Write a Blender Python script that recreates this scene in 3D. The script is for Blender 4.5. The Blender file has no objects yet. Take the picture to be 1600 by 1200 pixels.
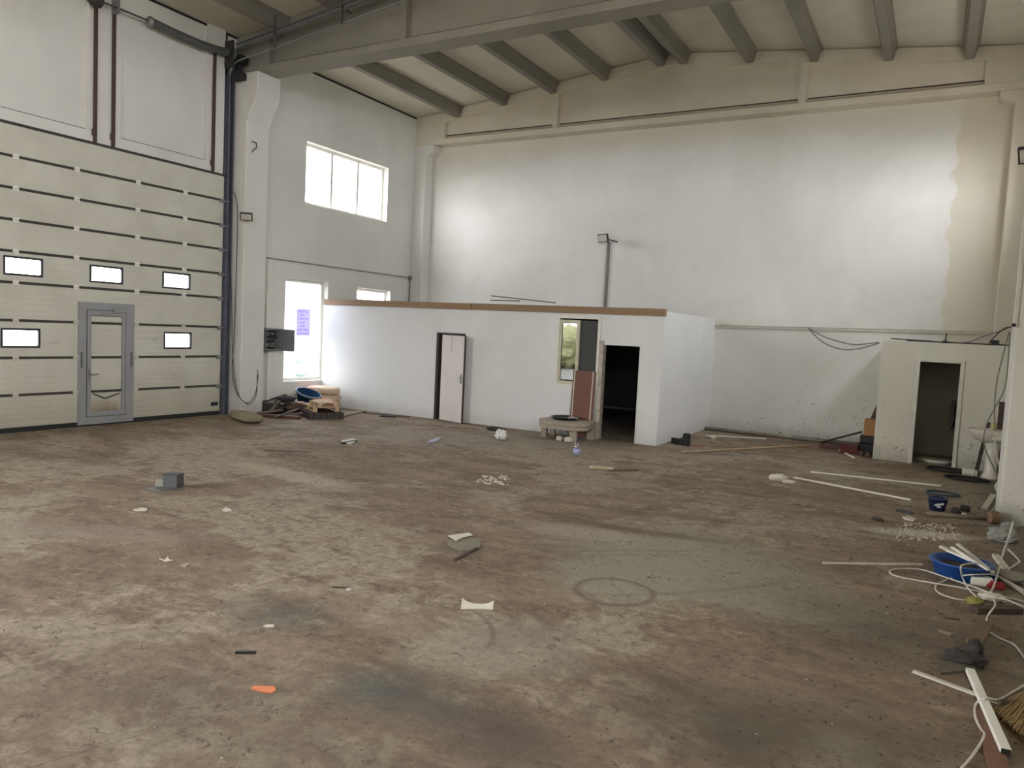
import bpy, math, random
from mathutils import Vector, Matrix, noise, Euler
R = random.Random(7)
PI = math.pi
C = bpy.context.scene.collection
S = bpy.context.scene

# ------------------------------------------------------------------ camera
CX, CH, YAW, PITCH, ROLL, FPX = 13.0884, 2.0666, 0.5118, -0.0716, 0.0486, 1170.5
_fw = Vector((-math.sin(YAW)*math.cos(PITCH), math.cos(YAW)*math.cos(PITCH), math.sin(PITCH)))
_r0 = Vector((math.cos(YAW), math.sin(YAW), 0)); _u0 = _r0.cross(_fw)
_rt = _r0*math.cos(ROLL) + _u0*math.sin(ROLL); _up = -_r0*math.sin(ROLL) + _u0*math.cos(ROLL)
CAM = Vector((CX, 0, CH))
cd = bpy.data.cameras.new('camera'); cam = bpy.data.objects.new('camera', cd); C.objects.link(cam)
cd.sensor_width = 36; cd.lens = FPX/1600*36; cd.clip_end = 300; cd.clip_start = 0.05
cam.matrix_world = Matrix(((_rt.x, _up.x, -_fw.x, CAM.x), (_rt.y, _up.y, -_fw.y, CAM.y), (_rt.z, _up.z, -_fw.z, CAM.z), (0, 0, 0, 1)))
S.camera = cam
def ray(x, y): return _fw + _rt*((x-800)/FPX) - _up*((y-600)/FPX)
def fl(x, y, z=0.0):                       # floor point under a photograph pixel
    d = ray(x, y); return CAM + d*((z-CAM.z)/d.z)
def atY(x, y, Y):
    d = ray(x, y); return CAM + d*((Y-CAM.y)/d.y)
def atX(x, y, X):
    d = ray(x, y); return CAM + d*((X-CAM.x)/d.x)

# ------------------------------------------------------------------ world, daylight, exposure
W = bpy.data.worlds.new('sky'); S.world = W; W.use_nodes = True
bg = W.node_tree.nodes['Background']; bg.inputs[0].default_value = (0.915, 0.92, 0.975, 1); bg.inputs[1].default_value = 10.0
S.view_settings.view_transform = 'Standard'; S.view_settings.look = 'None'
S.view_settings.gamma = 1; S.view_settings.use_curve_mapping = False
S.view_settings.exposure = 1.42
S.cycles.max_bounces = 10; S.cycles.diffuse_bounces = 8; S.cycles.transparent_max_bounces = 12
S.cycles.sample_clamp_indirect = 6
def portal(x, y, z, sy, sz, dx):           # daylight portal in a wall opening: guides sky sampling, adds no light
    l = bpy.data.lights.new('daylight_portal', 'AREA'); l.shape = 'RECTANGLE'; l.size = sz; l.size_y = sy; l.cycles.is_portal = True
    o = bpy.data.objects.new('daylight_portal', l); C.objects.link(o); o.location = (x, y, z); o.rotation_euler = (0, -PI/2*dx, 0)
HALL_W, YB, YF = 14.45, 17.5, -10.0
# openings in the side walls: (y0, y1, z0, z1)
GATE = (5.75, 10.55, 0.0, 4.8)
LEFT_OPEN = [(13.02, 16.0, 4.8, 6.22), (12.48, 13.86, 0.62, 3.02), (14.92, 16.27, 2.62, 2.97)]
NEAR_GATE = (-4.0, 0.8, 0.0, 3.9)
FAR_LEFT = [(-9.3, -5.6, 3.4, 6.3)]  # unseen high opening added to lighten the near ceiling and gate
RIGHT_OPEN = [(12.9, 16.0, 4.8, 6.22)]
NEAR_RIGHT = [(-9.3, -6.0, 4.6, 6.3), (-5.0, -1.5, 4.6, 6.3), (1.0, 4.6, 4.6, 6.3)]  # unseen openings, with more added to brighten the near bays
for a in LEFT_OPEN + FAR_LEFT + [NEAR_GATE]: portal(-0.32, (a[0]+a[1])/2, (a[2]+a[3])/2, a[1]-a[0], a[3]-a[2], 1)
for a in RIGHT_OPEN + NEAR_RIGHT: portal(HALL_W+0.32, (a[0]+a[1])/2, (a[2]+a[3])/2, a[1]-a[0], a[3]-a[2], -1)

# ------------------------------------------------------------------ materials
def lin(c): return tuple((v/255/12.92 if v/255 <= 0.04045 else ((v/255+0.055)/1.055)**2.4) for v in c) + (1,)
class N:
    def __init__(s, name):
        s.m = bpy.data.materials.new(name); s.m.use_nodes = True; s.t = s.m.node_tree; s.n = s.t.nodes; s.b = s.n['Principled BSDF']
        s.g = s.n.new('ShaderNodeNewGeometry').outputs['Position']
    def link(s, a, b): s.t.links.new(a, b)
    def put(s, sock, v):
        if isinstance(v, (int, float)): sock.default_value = v
        elif isinstance(v, (tuple, list)): sock.default_value = v
        else: s.link(v, sock)
    def mapping(s, loc=(0,0,0), rot=(0,0,0), sc=(1,1,1), src=None):
        m = s.n.new('ShaderNodeMapping'); m.vector_type = 'POINT'
        s.link(src or s.g, m.inputs['Vector']); m.inputs['Location'].default_value = loc; m.inputs['Rotation'].default_value = rot; m.inputs['Scale'].default_value = sc
        return m.outputs[0]
    def noise(s, scale, detail=4, rough=0.55, dist=0.0, vec=None):
        q = s.n.new('ShaderNodeTexNoise'); s.link(vec or s.g, q.inputs['Vector'])
        q.inputs['Scale'].default_value = scale; q.inputs['Detail'].default_value = detail; q.inputs['Roughness'].default_value = rough; q.inputs['Distortion'].default_value = dist
        return q.outputs['Fac']
    def rng(s, v, a, b, c=0.0, d=1.0):
        q = s.n.new('ShaderNodeMapRange'); q.clamp = True; s.put(q.inputs[0], v)
        for i, k in enumerate((a, b, c, d)): q.inputs[i+1].default_value = k
        return q.outputs[0]
    def math(s, op, a, b=0.0):
        q = s.n.new('ShaderNodeMath'); q.operation = op; s.put(q.inputs[0], a); s.put(q.inputs[1], b); return q.outputs[0]
    def mix(s, f, a, b):
        q = s.n.new('ShaderNodeMix'); q.data_type = 'RGBA'; s.put(q.inputs[0], f); s.put(q.inputs[6], a); s.put(q.inputs[7], b); return q.outputs[2]
    def xyz(s):
        q = s.n.new('ShaderNodeSeparateXYZ'); s.link(s.g, q.inputs[0]); return q.outputs
    def length(s, v):
        q = s.n.new('ShaderNodeVectorMath'); q.operation = 'LENGTH'; s.link(v, q.inputs[0]); return q.outputs['Value']
    def finish(s, col, rough=0.8, metal=0.0, bump=None, bs=0.3, bd=0.01):
        s.put(s.b.inputs['Base Color'], col); s.put(s.b.inputs['Roughness'], rough); s.b.inputs['Metallic'].default_value = metal
        if bump is not None:
            q = s.n.new('ShaderNodeBump'); q.inputs['Strength'].default_value = bs; q.inputs['Distance'].default_value = bd
            s.link(bump, q.inputs['Height']); s.link(q.outputs[0], s.b.inputs['Normal'])
        return s.m
def c4(r, g, b): return (r, g, b, 1)
_mc = {}
def flat(name, rgb, rough=0.7, metal=0.0, var=0.25, scale=9.0, bs=0.2):
    if name in _mc: return _mc[name]
    s = N(name); c = lin(rgb); d = tuple(v*(1-var) for v in c[:3]) + (1,)
    n = s.noise(scale, 5, 0.6)
    _mc[name] = s.finish(s.mix(s.rng(n, 0.3, 0.7), d, c), rough, metal, n, bs, 0.004)
    return _mc[name]
def wood(name, rgb, sc=(3, 3, 30), var=0.4):
    if name in _mc: return _mc[name]
    s = N(name); c = lin(rgb); d = tuple(v*(1-var) for v in c[:3]) + (1,)
    n = s.noise(1.0, 6, 0.6, 1.0, s.mapping(sc=sc))
    _mc[name] = s.finish(s.mix(s.rng(n, 0.3, 0.7), d, c), 0.7, 0, n, 0.25, 0.003)
    return _mc[name]
def plaster(name, rgb, rgb2, soot=0.0, low=0.0, beige=False, streak=0.4):
    s = N(name); a, b = lin(rgb), lin(rgb2)
    n1 = s.noise(0.45, 5, 0.6, 0.6); n2 = s.noise(1.6, 4, 0.6, 0, s.mapping(sc=(1, 1, 0.35)))
    col = s.mix(s.rng(n1, 0.35, 0.72), a, b)
    col = s.mix(s.rng(n2, 0.5, 0.8, 0, streak), col, b)
    x, y, z = s.xyz()
    if beige:
        e = s.math('ADD', x, s.math('MULTIPLY', s.noise(2.5, 4), 0.5))
        col = s.mix(s.rng(e, 13.38, 13.44, 0, 0.75), col, lin((202, 194, 172)))
        e2 = s.math('SUBTRACT', s.math('ADD', z, s.math('MULTIPLY', s.noise(1.5, 4), 0.5)), 0.0)
        col = s.mix(s.rng(e2, 6.7, 7.1, 0, 0.65), col, lin((204, 197, 178)))
    if soot:
        sp = s.noise(11, 3, 0.7, 1.5, s.mapping(rot=(0, 0.6, 0), sc=(1, 1, 0.8)))
        lowm = s.rng(z, 0.05, 1.3, 1, 0)
        xm = s.rng(x, 8.7, 10.5, 0.25, 1) if beige else 1.0
        f = s.math('MULTIPLY', s.rng(sp, 0.62, 0.66), s.math('MULTIPLY', lowm, xm))
        col = s.mix(s.math('MULTIPLY', f, soot), col, c4(0.04, 0.04, 0.03))
    if low:
        g = s.math('ADD', z, s.math('MULTIPLY', s.noise(3, 5, 0.7), -0.5))
        col = s.mix(s.rng(g, -0.22, 0.06, low, 0), col, c4(0.16, 0.14, 0.10))
    nb = s.math('ADD', s.noise(0.9, 3), s.math('MULTIPLY', s.noise(30, 3), 0.06))
    return s.finish(col, 0.82, 0, nb, 0.35, 0.03)
M_back = plaster('plaster_back', (222, 221, 215), (206, 204, 196), soot=0.9, low=0.3, beige=True)
M_left = plaster('plaster_left', (218, 217, 210), (204, 202, 195), low=0.35)
M_office = plaster('plaster_office', (224, 225, 224), (212, 213, 212), low=0.2, streak=0.2)
M_wc = plaster('plaster_washroom', (214, 212, 198), (200, 198, 184), soot=0.8, low=0.45)
M_pil = plaster('plaster_pillar', (212, 210, 200), (190, 187, 176), soot=0.7, low=0.6)
M_conc = plaster('painted_concrete', (176, 172, 158), (160, 156, 143), streak=0.6)
M_beamd = plaster('grey_concrete', (150, 146, 136), (132, 128, 118), streak=0.7)
M_roof = plaster('roof_sheet', (206, 201, 186), (188, 182, 166), streak=0.5)
M_beamb = plaster('cream_painted_beam', (212, 206, 190), (196, 188, 168), streak=0.6)
M_purl = plaster('purlin_concrete', (136, 132, 121), (124, 120, 110), streak=0.6)
M_dark = flat('dark_interior', (70, 70, 68), 0.9)  # dark colour stands in for shade inside the boxes

M_blk = flat('black_plastic', (34, 34, 36), 0.5)
# ---- floor: bare concrete under a film of brown dirt, with stains, a ring, tyre marks
def floor_mat():
    s = N('dirty_concrete_floor')
    warp = s.noise(0.8, 4)
    n1 = s.noise(0.42, 9, 0.62, 0.8)
    st1 = s.noise(1.0, 8, 0.62, 0.6, s.mapping(rot=(0, 0, 0.5), sc=(0.9, 2.3, 1)))
    st2 = s.noise(1.0, 8, 0.62, 0.6, s.mapping(rot=(0, 0, -0.62), sc=(0.9, 2.6, 1)))
    med = s.noise(3.4, 8, 0.68, 0.5)
    fine = s.noise(26, 6, 0.75)
    spk = s.noise(60, 3, 0.7)
    rag = s.noise(2.4, 12, 0.74, 0.5); flk = s.noise(9, 10, 0.75, 0.4)
    sm = s.noise(1.0, 12, 0.72, 0.5, s.mapping(rot=(0, 0, 0.25), sc=(2.2, 6.5, 1)))
    dirt = s.mix(s.rng(s.math('ADD', s.math('MULTIPLY', st1, 0.5), s.math('MULTIPLY', flk, 0.5)), 0.40, 0.60), lin((102, 86, 68)), lin((142, 124, 103)))
    conc = s.mix(s.rng(flk, 0.38, 0.62), lin((126, 116, 97)), lin((162, 150, 128)))
    f = s.math('ADD', s.math('MULTIPLY', n1, 0.5), s.math('ADD', s.math('MULTIPLY', rag, 0.32), s.math('MULTIPLY', st2, 0.18)))
    col = s.mix(s.rng(f, 0.495, 0.53), dirt, conc)
    col = s.mix(s.rng(sm, 0.57, 0.64, 0, 0.45), col, lin((172, 159, 137)))
    col = s.mix(s.rng(s.noise(1.0, 12, 0.72, 0.5, s.mapping(rot=(0, 0, -0.5), sc=(1.8, 6.0, 1))), 0.56, 0.66, 0, 0.45), col, lin((88, 74, 60)))
    edge = s.math('SUBTRACT', s.noise(2.6, 12, 0.74, 0.8), 0.5)
    def blot(px, rx, ry, ang, rgb, k, soft=0.5, wob=1.2):
        nonlocal col
        p = fl(*px)
        q = s.n.new('ShaderNodeMapping'); q.vector_type = 'TEXTURE'; s.link(s.g, q.inputs[0])
        q.inputs['Location'].default_value = (p.x, p.y, 0); q.inputs['Rotation'].default_value = (0, 0, ang); q.inputs['Scale'].default_value = (rx, ry, 1)
        d = s.math('ADD', s.length(q.outputs[0]), s.math('MULTIPLY', edge, wob))
        col = s.mix(s.rng(d, 1-soft, 1.0, k, 0), col, lin(rgb))
        return q
    # pale rubbed concrete patches
    blot((455, 742), 1.5, 0.30, -0.1, (165, 156, 134), 0.9)
    blot((90, 830), 1.8, 0.35, 0.5, (140, 128, 112), 0.6)
    blot((1060, 870), 1.5, 1.25, 0.3, (138, 135, 116), 0.8)
    blot((980, 905), 0.9, 0.8, 0.3, (138, 134, 116), 0.7)
    blot((900, 830), 0.9, 0.35, 0.2, (156, 145, 127), 0.7)
    blot((780, 1010), 0.8, 0.6, 0.8, (135, 129, 113), 0.6)
    blot((1250, 940), 1.1, 0.8, 0.2, (128, 124, 107), 0.6)
    blot((800, 690), 4.5, 1.6, 0.5, (136, 128, 112), 0.55, 0.8)
    blot((1450, 835), 0.85, 0.22, 0.35, (188, 184, 168), 0.9, 0.6, 1.6)
    blot((1320, 1170), 0.22, 0.3, 0.2, (150, 142, 122), 0.8)
    # damp dark areas, then broad foreground darkening
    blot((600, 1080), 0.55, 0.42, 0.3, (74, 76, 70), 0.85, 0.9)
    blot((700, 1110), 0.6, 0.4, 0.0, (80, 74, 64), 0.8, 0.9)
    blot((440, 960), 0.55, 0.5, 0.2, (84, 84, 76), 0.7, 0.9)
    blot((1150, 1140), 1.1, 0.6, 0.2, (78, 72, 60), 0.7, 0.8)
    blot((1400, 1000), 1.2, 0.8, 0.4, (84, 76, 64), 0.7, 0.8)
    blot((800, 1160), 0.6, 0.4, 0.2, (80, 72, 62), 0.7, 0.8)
    blot((1000, 830), 1.1, 0.16, 0.15, (98, 80, 66), 0.75, 0.6)
    blot((1080, 808), 0.9, 0.2, 0.25, (104, 86, 72), 0.7, 0.7)
    blot((720, 855), 0.35, 0.25, 0.5, (92, 84, 70), 0.7)
    blot((560, 1190), 1.6, 0.55, 0.1, (92, 82, 68), 0.5, 0.9)  # damp dirt plus dimming painted in for weaker foreground light
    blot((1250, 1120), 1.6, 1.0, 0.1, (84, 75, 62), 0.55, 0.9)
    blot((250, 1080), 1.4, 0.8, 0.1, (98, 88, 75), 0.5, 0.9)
    # rings and arcs
    def ring(px, r, w, rgb, k, sect=None):
        nonlocal col
        p = fl(*px) if len(px) == 2 else Vector(px)
        q = s.mapping(loc=(-p.x, -p.y, 0))
        d = s.length(s.mapping(src=q, sc=(1, 1, 0)))
        d = s.math('ADD', d, s.math('MULTIPLY', edge, w*1.6))
        m = s.rng(s.math('ABSOLUTE', s.math('SUBTRACT', d, r)), 0.1*w, w, k, 0)
        if sect:
            pm = fl(*sect[0]); dm = s.length(s.mapping(loc=(-pm.x, -pm.y, 0)))
            m = s.math('MULTIPLY', m, s.rng(dm, sect[1]*0.5, sect[1], 1, 0))
        col = s.mix(m, col, lin(rgb))
    ring((960, 924), 0.31, 0.045, (98, 84, 70), 0.75)
    ring((12.6, 8.4, 0), 4.1, 0.05, (96, 82, 68), 0.35, ((880, 990), 1.3))
    ring((8.2, 9.2, 0), 4.6, 0.05, (96, 82, 68), 0.3, ((1040, 890), 1.6))
    ring((10.1, 4.0, 0), 0.6, 0.03, (90, 78, 64), 0.6, ((850, 970), 0.9))
    ring((14.5, 2.0, 0), 6.0, 0.04, (92, 78, 66), 0.3, ((930, 860), 1.6))
    ring((14.5, 2.0, 0), 6.14, 0.04, (92, 78, 66), 0.3, ((930, 860), 1.6))
    # straight expansion joint
    a, b = fl(60, 1195), fl(620, 1030); dv = (b-a).normalized(); ang = math.atan2(dv.y, dv.x)
    q = s.n.new('ShaderNodeMapping'); q.vector_type = 'TEXTURE'; s.link(s.g, q.inputs[0]); q.inputs['Location'].default_value = (a.x, a.y, 0); q.inputs['Rotation'].default_value = (0, 0, ang)
    sp = s.n.new('ShaderNodeSeparateXYZ'); s.link(q.outputs[0], sp.inputs[0])
    jm = s.rng(s.math('ABSOLUTE', s.math('ADD', sp.outputs[1], s.math('MULTIPLY', edge, 0.02))), 0.002, 0.010, 0.5, 0)
    jm = s.math('MULTIPLY', jm, s.rng(sp.outputs[0], -0.5, 3.6, 1, 0))
    col = s.mix(jm, col, lin((72, 62, 52)))
    # grime clumps and grains
    cl = s.noise(15, 8, 0.74, 0.8)
    col = s.mix(s.math('MULTIPLY', s.rng(cl, 0.545, 0.585, 0, 0.7), s.rng(med, 0.46, 0.56)), col, lin((78, 65, 52)))
    col = s.mix(s.rng(fine, 0.5, 0.66, 0, 0.35), col, lin((76, 65, 53)))
    col = s.mix(s.rng(spk, 0.70, 0.74, 0, 0.5), col, lin((176, 168, 150)))
    col = s.mix(s.rng(s.noise(95, 2, 0.7), 0.68, 0.72, 0, 0.6), col, lin((52, 44, 36)))
    x, y, z = s.xyz()
    col = s.mix(s.rng(s.math('ADD', x, s.math('MULTIPLY', warp, 0.8)), 13.8, 14.6, 0, 0.55), col, lin((98, 96, 86)))
    hb = s.math('ADD', s.math('MULTIPLY', st1, 0.5), s.math('ADD', s.math('MULTIPLY', cl, 0.9), s.math('MULTIPLY', fine, 0.35)))
    return s.finish(col, s.rng(st1, 0.3, 0.8, 0.95, 0.75), 0, hb, 0.6, 0.02)
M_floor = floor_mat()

M_rub = flat('black_rubber', (38, 38, 40), 0.8)
M_seal = flat('dark_joint_seal', (66, 60, 54), 0.8)
M_gal = flat('galvanised_steel', (150, 152, 152), 0.4, 0.6)
M_alu = flat('grey_aluminium_profile', (150, 151, 152), 0.5, 0.2, 0.12, 3)
M_rail = flat('blue_grey_steel_rail', (98, 101, 114), 0.5, 0.3)
M_rod = flat('brown_steel_rod', (84, 66, 56), 0.6, 0.2)
M_white = flat('white_pvc', (226, 224, 214), 0.45, 0, 0.12)
M_whited = flat('grubby_white_pvc', (205, 201, 186), 0.6, 0, 0.25)
M_paper = flat('white_paper', (206, 200, 184), 0.9, 0, 0.12)
M_cable = flat('white_cable', (200, 196, 184), 0.55, 0, 0.15)
M_gcab = flat('grey_cable', (120, 118, 112), 0.6)
M_bcab = flat('dark_cable', (58, 56, 52), 0.6)
M_blue = flat('blue_plastic', (26, 74, 146), 0.4, 0, 0.15)
M_navy = flat('navy_plastic', (30, 58, 92), 0.95, 0, 0.15); M_navy.node_tree.nodes['Principled BSDF'].inputs['Specular IOR Level'].default_value = 0.1
M_fascia = wood('fascia_board', (146, 120, 92), (0.6, 8, 30), 0.2)
M_wood = wood('pale_wood', (196, 168, 132), (6, 6, 30))
M_oldwood = wood('old_brown_wood', (112, 92, 70), (5, 5, 20))
M_dkwood = wood('dark_wood', (74, 60, 50), (5, 5, 20))
M_redwood = wood('reddish_wood', (98, 64, 50), (5, 5, 20))
M_brownbd = flat('brown_laminate', (112, 70, 56), 0.6, 0, 0.12, 3)
M_benchw = wood('worn_grey_bench_board', (166, 156, 138), (4, 9, 9), 0.3)
M_card = flat('cardboard', (172, 128, 84), 0.9, 0, 0.15)
M_sack = flat('beige_paper_sack', (200, 176, 150), 0.9, 0, 0.18, 6)
M_dsack = flat('dusty_woven_sack', (146, 136, 112), 0.9, 0, 0.35, 5)
M_cer = flat('white_ceramic', (212, 208, 194), 0.25, 0, 0.1, 3)
M_metal = flat('dull_grey_metal', (112, 114, 112), 0.5, 0.5)
M_cloth = flat('dark_dirty_cloth', (60, 54, 50), 0.95)
M_red = flat('red_plastic', (140, 28, 30), 0.5)
M_orange = flat('orange_card', (212, 128, 86), 0.8, 0, 0.12, 14)
M_yel = flat('yellow_green_cloth', (146, 142, 72), 0.9)
M_stone = flat('pale_concrete_lump', (150, 150, 140), 0.95, 0, 0.3, 12, 0.6)
M_straw = flat('straw_bristle', (148, 120, 78), 0.8, 0, 0.4, 20)
def glass_mat(name, tint=(1, 1, 1), gl=0.1, rough=0.02):
    s = N(name); t = s.n.new('ShaderNodeBsdfTransparent'); t.inputs[0].default_value = tint + (1,)
    g = s.n.new('ShaderNodeBsdfGlossy'); g.inputs['Roughness'].default_value = rough
    n = s.noise(2.0, 2); m = s.n.new('ShaderNodeMixShader'); s.link(s.rng(n, 0, 1, gl*0.8, gl*1.2), m.inputs[0])
    s.link(t.outputs[0], m.inputs[1]); s.link(g.outputs[0], m.inputs[2]); s.link(m.outputs[0], s.n['Material Output'].inputs[0])
    return s.m
M_glass = glass_mat('window_glass')
M_glassd = glass_mat('dimmed_window_glass', (0.60, 0.62, 0.63))  # tint added to cut the daylight through the tall window
M_glassr = glass_mat('reflecting_window_glass', (0.55, 0.57, 0.58), 0.09)
M_clear = glass_mat('clear_plastic', (0.93, 0.95, 0.97), 0.12, 0.1)

# ------------------------------------------------------------------ mesh builder
class MB:
    def __init__(s): s.v = []; s.f = []
    def add(s, vs, fs):
        k = len(s.v); s.v += [Vector(v) for v in vs]; s.f += [tuple(i+k for i in f) for f in fs]; return s
    def box(s, x0, x1, y0, y1, z0, z1, M=None):
        vs = [Vector((x, y, z)) for z in (z0, z1) for y in (y0, y1) for x in (x0, x1)]
        if M is not None: vs = [M @ v for v in vs]
        return s.add(vs, [(0, 2, 3, 1), (4, 5, 7, 6), (0, 1, 5, 4), (2, 6, 7, 3), (0, 4, 6, 2), (1, 3, 7, 5)])
    def bar(s, a, b, w, h, up=(0, 0, 1), off=0):      # box section from a to b
        a, b = Vector(a), Vector(b); d = (b-a).normalized(); u = Vector(up)
        if abs(d.dot(u)) > 0.95: u = Vector((0, 1, 0))
        r = d.cross(u).normalized(); u = r.cross(d)
        vs = [p + r*(w/2*i) + u*(h*j + off) for p in (a, b) for j in (0, 1) for i in (-1, 1)]
        return s.add(vs, [(0, 1, 3, 2), (4, 6, 7, 5), (0, 4, 5, 1), (2, 3, 7, 6), (0, 2, 6, 4), (1, 5, 7, 3)])
    def tube(s, pts, r, n=8, cap=True, rs=None):
        pts = [Vector(p) for p in pts]; k = len(s.v); u = None
        for i, p in enumerate(pts):
            d = (pts[min(i+1, len(pts)-1)] - pts[max(i-1, 0)]).normalized()
            if u is None: u = d.orthogonal().normalized()
            u = (u - d*u.dot(d)).normalized(); w = d.cross(u); rr = rs[i] if rs else r
            for j in range(n):
                a = 2*PI*j/n; s.v.append(p + (u*math.cos(a) + w*math.sin(a))*rr)
        for i in range(len(pts)-1):
            for j in range(n):
                a, b = k+i*n+j, k+i*n+(j+1) % n; s.f.append((a, b, b+n, a+n))
        if cap: s.f.append(tuple(k+j for j in reversed(range(n)))); s.f.append(tuple(k+(len(pts)-1)*n+j for j in range(n)))
        return s
    def lathe(s, c, prof, n=28, M=None, sx=1, sy=1):
        c = Vector(c); k = len(s.v)
        for (r, z) in prof:
            for j in range(n):
                a = 2*PI*j/n; v = Vector((r*math.cos(a)*sx, r*math.sin(a)*sy, z)); s.v.append(c + (M @ v if M is not None else v))
        for i in range(len(prof)-1):
            for j in range(n):
                a, b = k+i*n+j, k+i*n+(j+1) % n; s.f.append((a, b, b+n, a+n))
        if prof[0] == prof[-1]: return s
        if prof[0][0] > 1e-4: s.f.append(tuple(k+j for j in reversed(range(n))))
        if prof[-1][0] > 1e-4: s.f.append(tuple(k+(len(prof)-1)*n+j for j in range(n)))
        return s
    def prism(s, poly, axis, a, b):                   # polygon (2-D) pushed along an axis
        def P(p, t): return {'x': (t, p[0], p[1]), 'y': (p[0], t, p[1]), 'z': (p[0], p[1], t)}[axis]
        n = len(poly); s.add([P(p, a) for p in poly] + [P(p, b) for p in poly],
              [tuple(reversed(range(n))), tuple(range(n, 2*n))] + [(i, (i+1) % n, (i+1) % n+n, i+n) for i in range(n)])
        return s
    def wall(s, axis, c0, c1, u0, u1, z0, z1, holes):  # slab with rectangular holes
        us = sorted({u0, u1, *[h[0] for h in holes], *[h[1] for h in holes]}); zs = sorted({z0, z1, *[h[2] for h in holes], *[h[3] for h in holes]})
        us = [u for u in us if u0 <= u <= u1]; zs = [z for z in zs if z0 <= z <= z1]
        for i in range(len(us)-1):
            for j in range(len(zs)-1):
                cu, cz = (us[i]+us[i+1])/2, (zs[j]+zs[j+1])/2
                if any(h[0] < cu < h[1] and h[2] < cz < h[3] for h in holes): continue
                if axis == 'x': s.box(c0, c1, us[i], us[i+1], zs[j], zs[j+1])
                else: s.box(us[i], us[i+1], c0, c1, zs[j], zs[j+1])
        return s
    def lump(s, c, size, seed=0, amp=0.12, e=0.75, M=None, nu=28, nv=16, fr=2.2, flatb=True):
        c = Vector(c); k = len(s.v); sg = lambda t, p: math.copysign(abs(t)**p, t)
        for i in range(nv+1):
            ph = -PI/2 + PI*i/nv
            for j in range(nu):
                th = 2*PI*j/nu
                v = Vector((sg(math.cos(ph), e)*sg(math.cos(th), e), sg(math.cos(ph), e)*sg(math.sin(th), e), sg(math.sin(ph), e)))
                q = noise.noise(v*fr + Vector((seed*7.3, seed, 3))) + 0.5*noise.noise(v*fr*2.3 + Vector((seed*3.1, seed, 9)))
                v = Vector((v.x*size[0]/2, v.y*size[1]/2, v.z*size[2]/2))*(1+amp*q)
                if M is not None: v = M @ v
                v = c + v
                if flatb and v.z < c.z-size[2]*0.42: v.z = c.z-size[2]*0.42
                s.v.append(v)
        for i in range(nv):
            for j in range(nu):
                a, b = k+i*nu+j, k+i*nu+(j+1) % nu; s.f.append((a, b, b+nu, a+nu))
        return s
OFF = {}
def obj(name, mb, mat, parent=None, label=None, cat=None, group=None, kind=None, smooth=False, bevel=0.0):
    me = bpy.data.meshes.new(name); vs = mb.v
    if parent is None:
        L = Vector(((min(v.x for v in vs)+max(v.x for v in vs))/2, (min(v.y for v in vs)+max(v.y for v in vs))/2, min(v.z for v in vs)))
        vs = [v-L for v in vs]
    me.from_pydata([tuple(v) for v in vs], [], mb.f); me.materials.append(mat)
    if smooth: me.polygons.foreach_set('use_smooth', [True]*len(me.polygons))
    me.update()
    o = bpy.data.objects.new(name, me); C.objects.link(o)
    if parent is None: o.location = L; OFF[o.name] = L
    else: o.parent = parent; o.matrix_parent_inverse = Matrix.Translation(-OFF[parent.name]); OFF[o.name] = Vector((0, 0, 0))
    if bevel:
        b = o.modifiers.new('edge', 'BEVEL'); b.width = bevel; b.segments = 2; b.limit_method = 'ANGLE'; b.angle_limit = 0.6
    tag(o, label, cat, group, kind)
    return o
def tag(o, label=None, cat=None, group=None, kind=None):
    if label: o['label'] = label
    if cat: o['category'] = cat
    if group: o['group'] = group
    if kind: o['kind'] = kind
def thing(name, loc, label, cat, group=None, kind=None):
    o = bpy.data.objects.new(name, None); C.objects.link(o); o.empty_display_size = 0.2; o.location = loc; OFF[o.name] = Vector(loc)
    tag(o, label, cat, group, kind); return o
def curve(pts, n=8):
    pts = [Vector(p) for p in pts]; out = []
    for i in range(len(pts)-1):
        p0, p1, p2, p3 = pts[max(i-1, 0)], pts[i], pts[i+1], pts[min(i+2, len(pts)-1)]
        for k in range(n):
            t = k/n; out.append(0.5*((2*p1)+(p2-p0)*t+(2*p0-5*p1+4*p2-p3)*t*t+(3*p1-p0-3*p2+p3)*t**3))
    return out+[pts[-1]]
def cable(name, label, pts, r, mat, cat='cable', group=None, n=8, parent=None):
    return obj(name, MB().tube(curve(pts, n), r, 7), mat, parent, label, None if parent else cat, group, smooth=True)
def st(name, mb, mat, label, cat, parent=None, **k):
    return obj(name, mb, mat, parent, label, None if parent else cat, kind=None if parent else 'structure', **k)
def ceil_z(x): return 7.83+0.112*(x if x < HALL_W/2 else HALL_W-x)

# ================================================================== STRUCTURE
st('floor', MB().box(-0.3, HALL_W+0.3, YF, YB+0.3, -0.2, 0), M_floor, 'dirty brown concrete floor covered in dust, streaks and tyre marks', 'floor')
st('outside_ground', MB().box(-60, 60, -50, 60, -0.6, -0.22), flat('outside_ground', (128, 126, 118), 0.95), 'pale yard ground outside the hall windows', 'ground')

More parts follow.
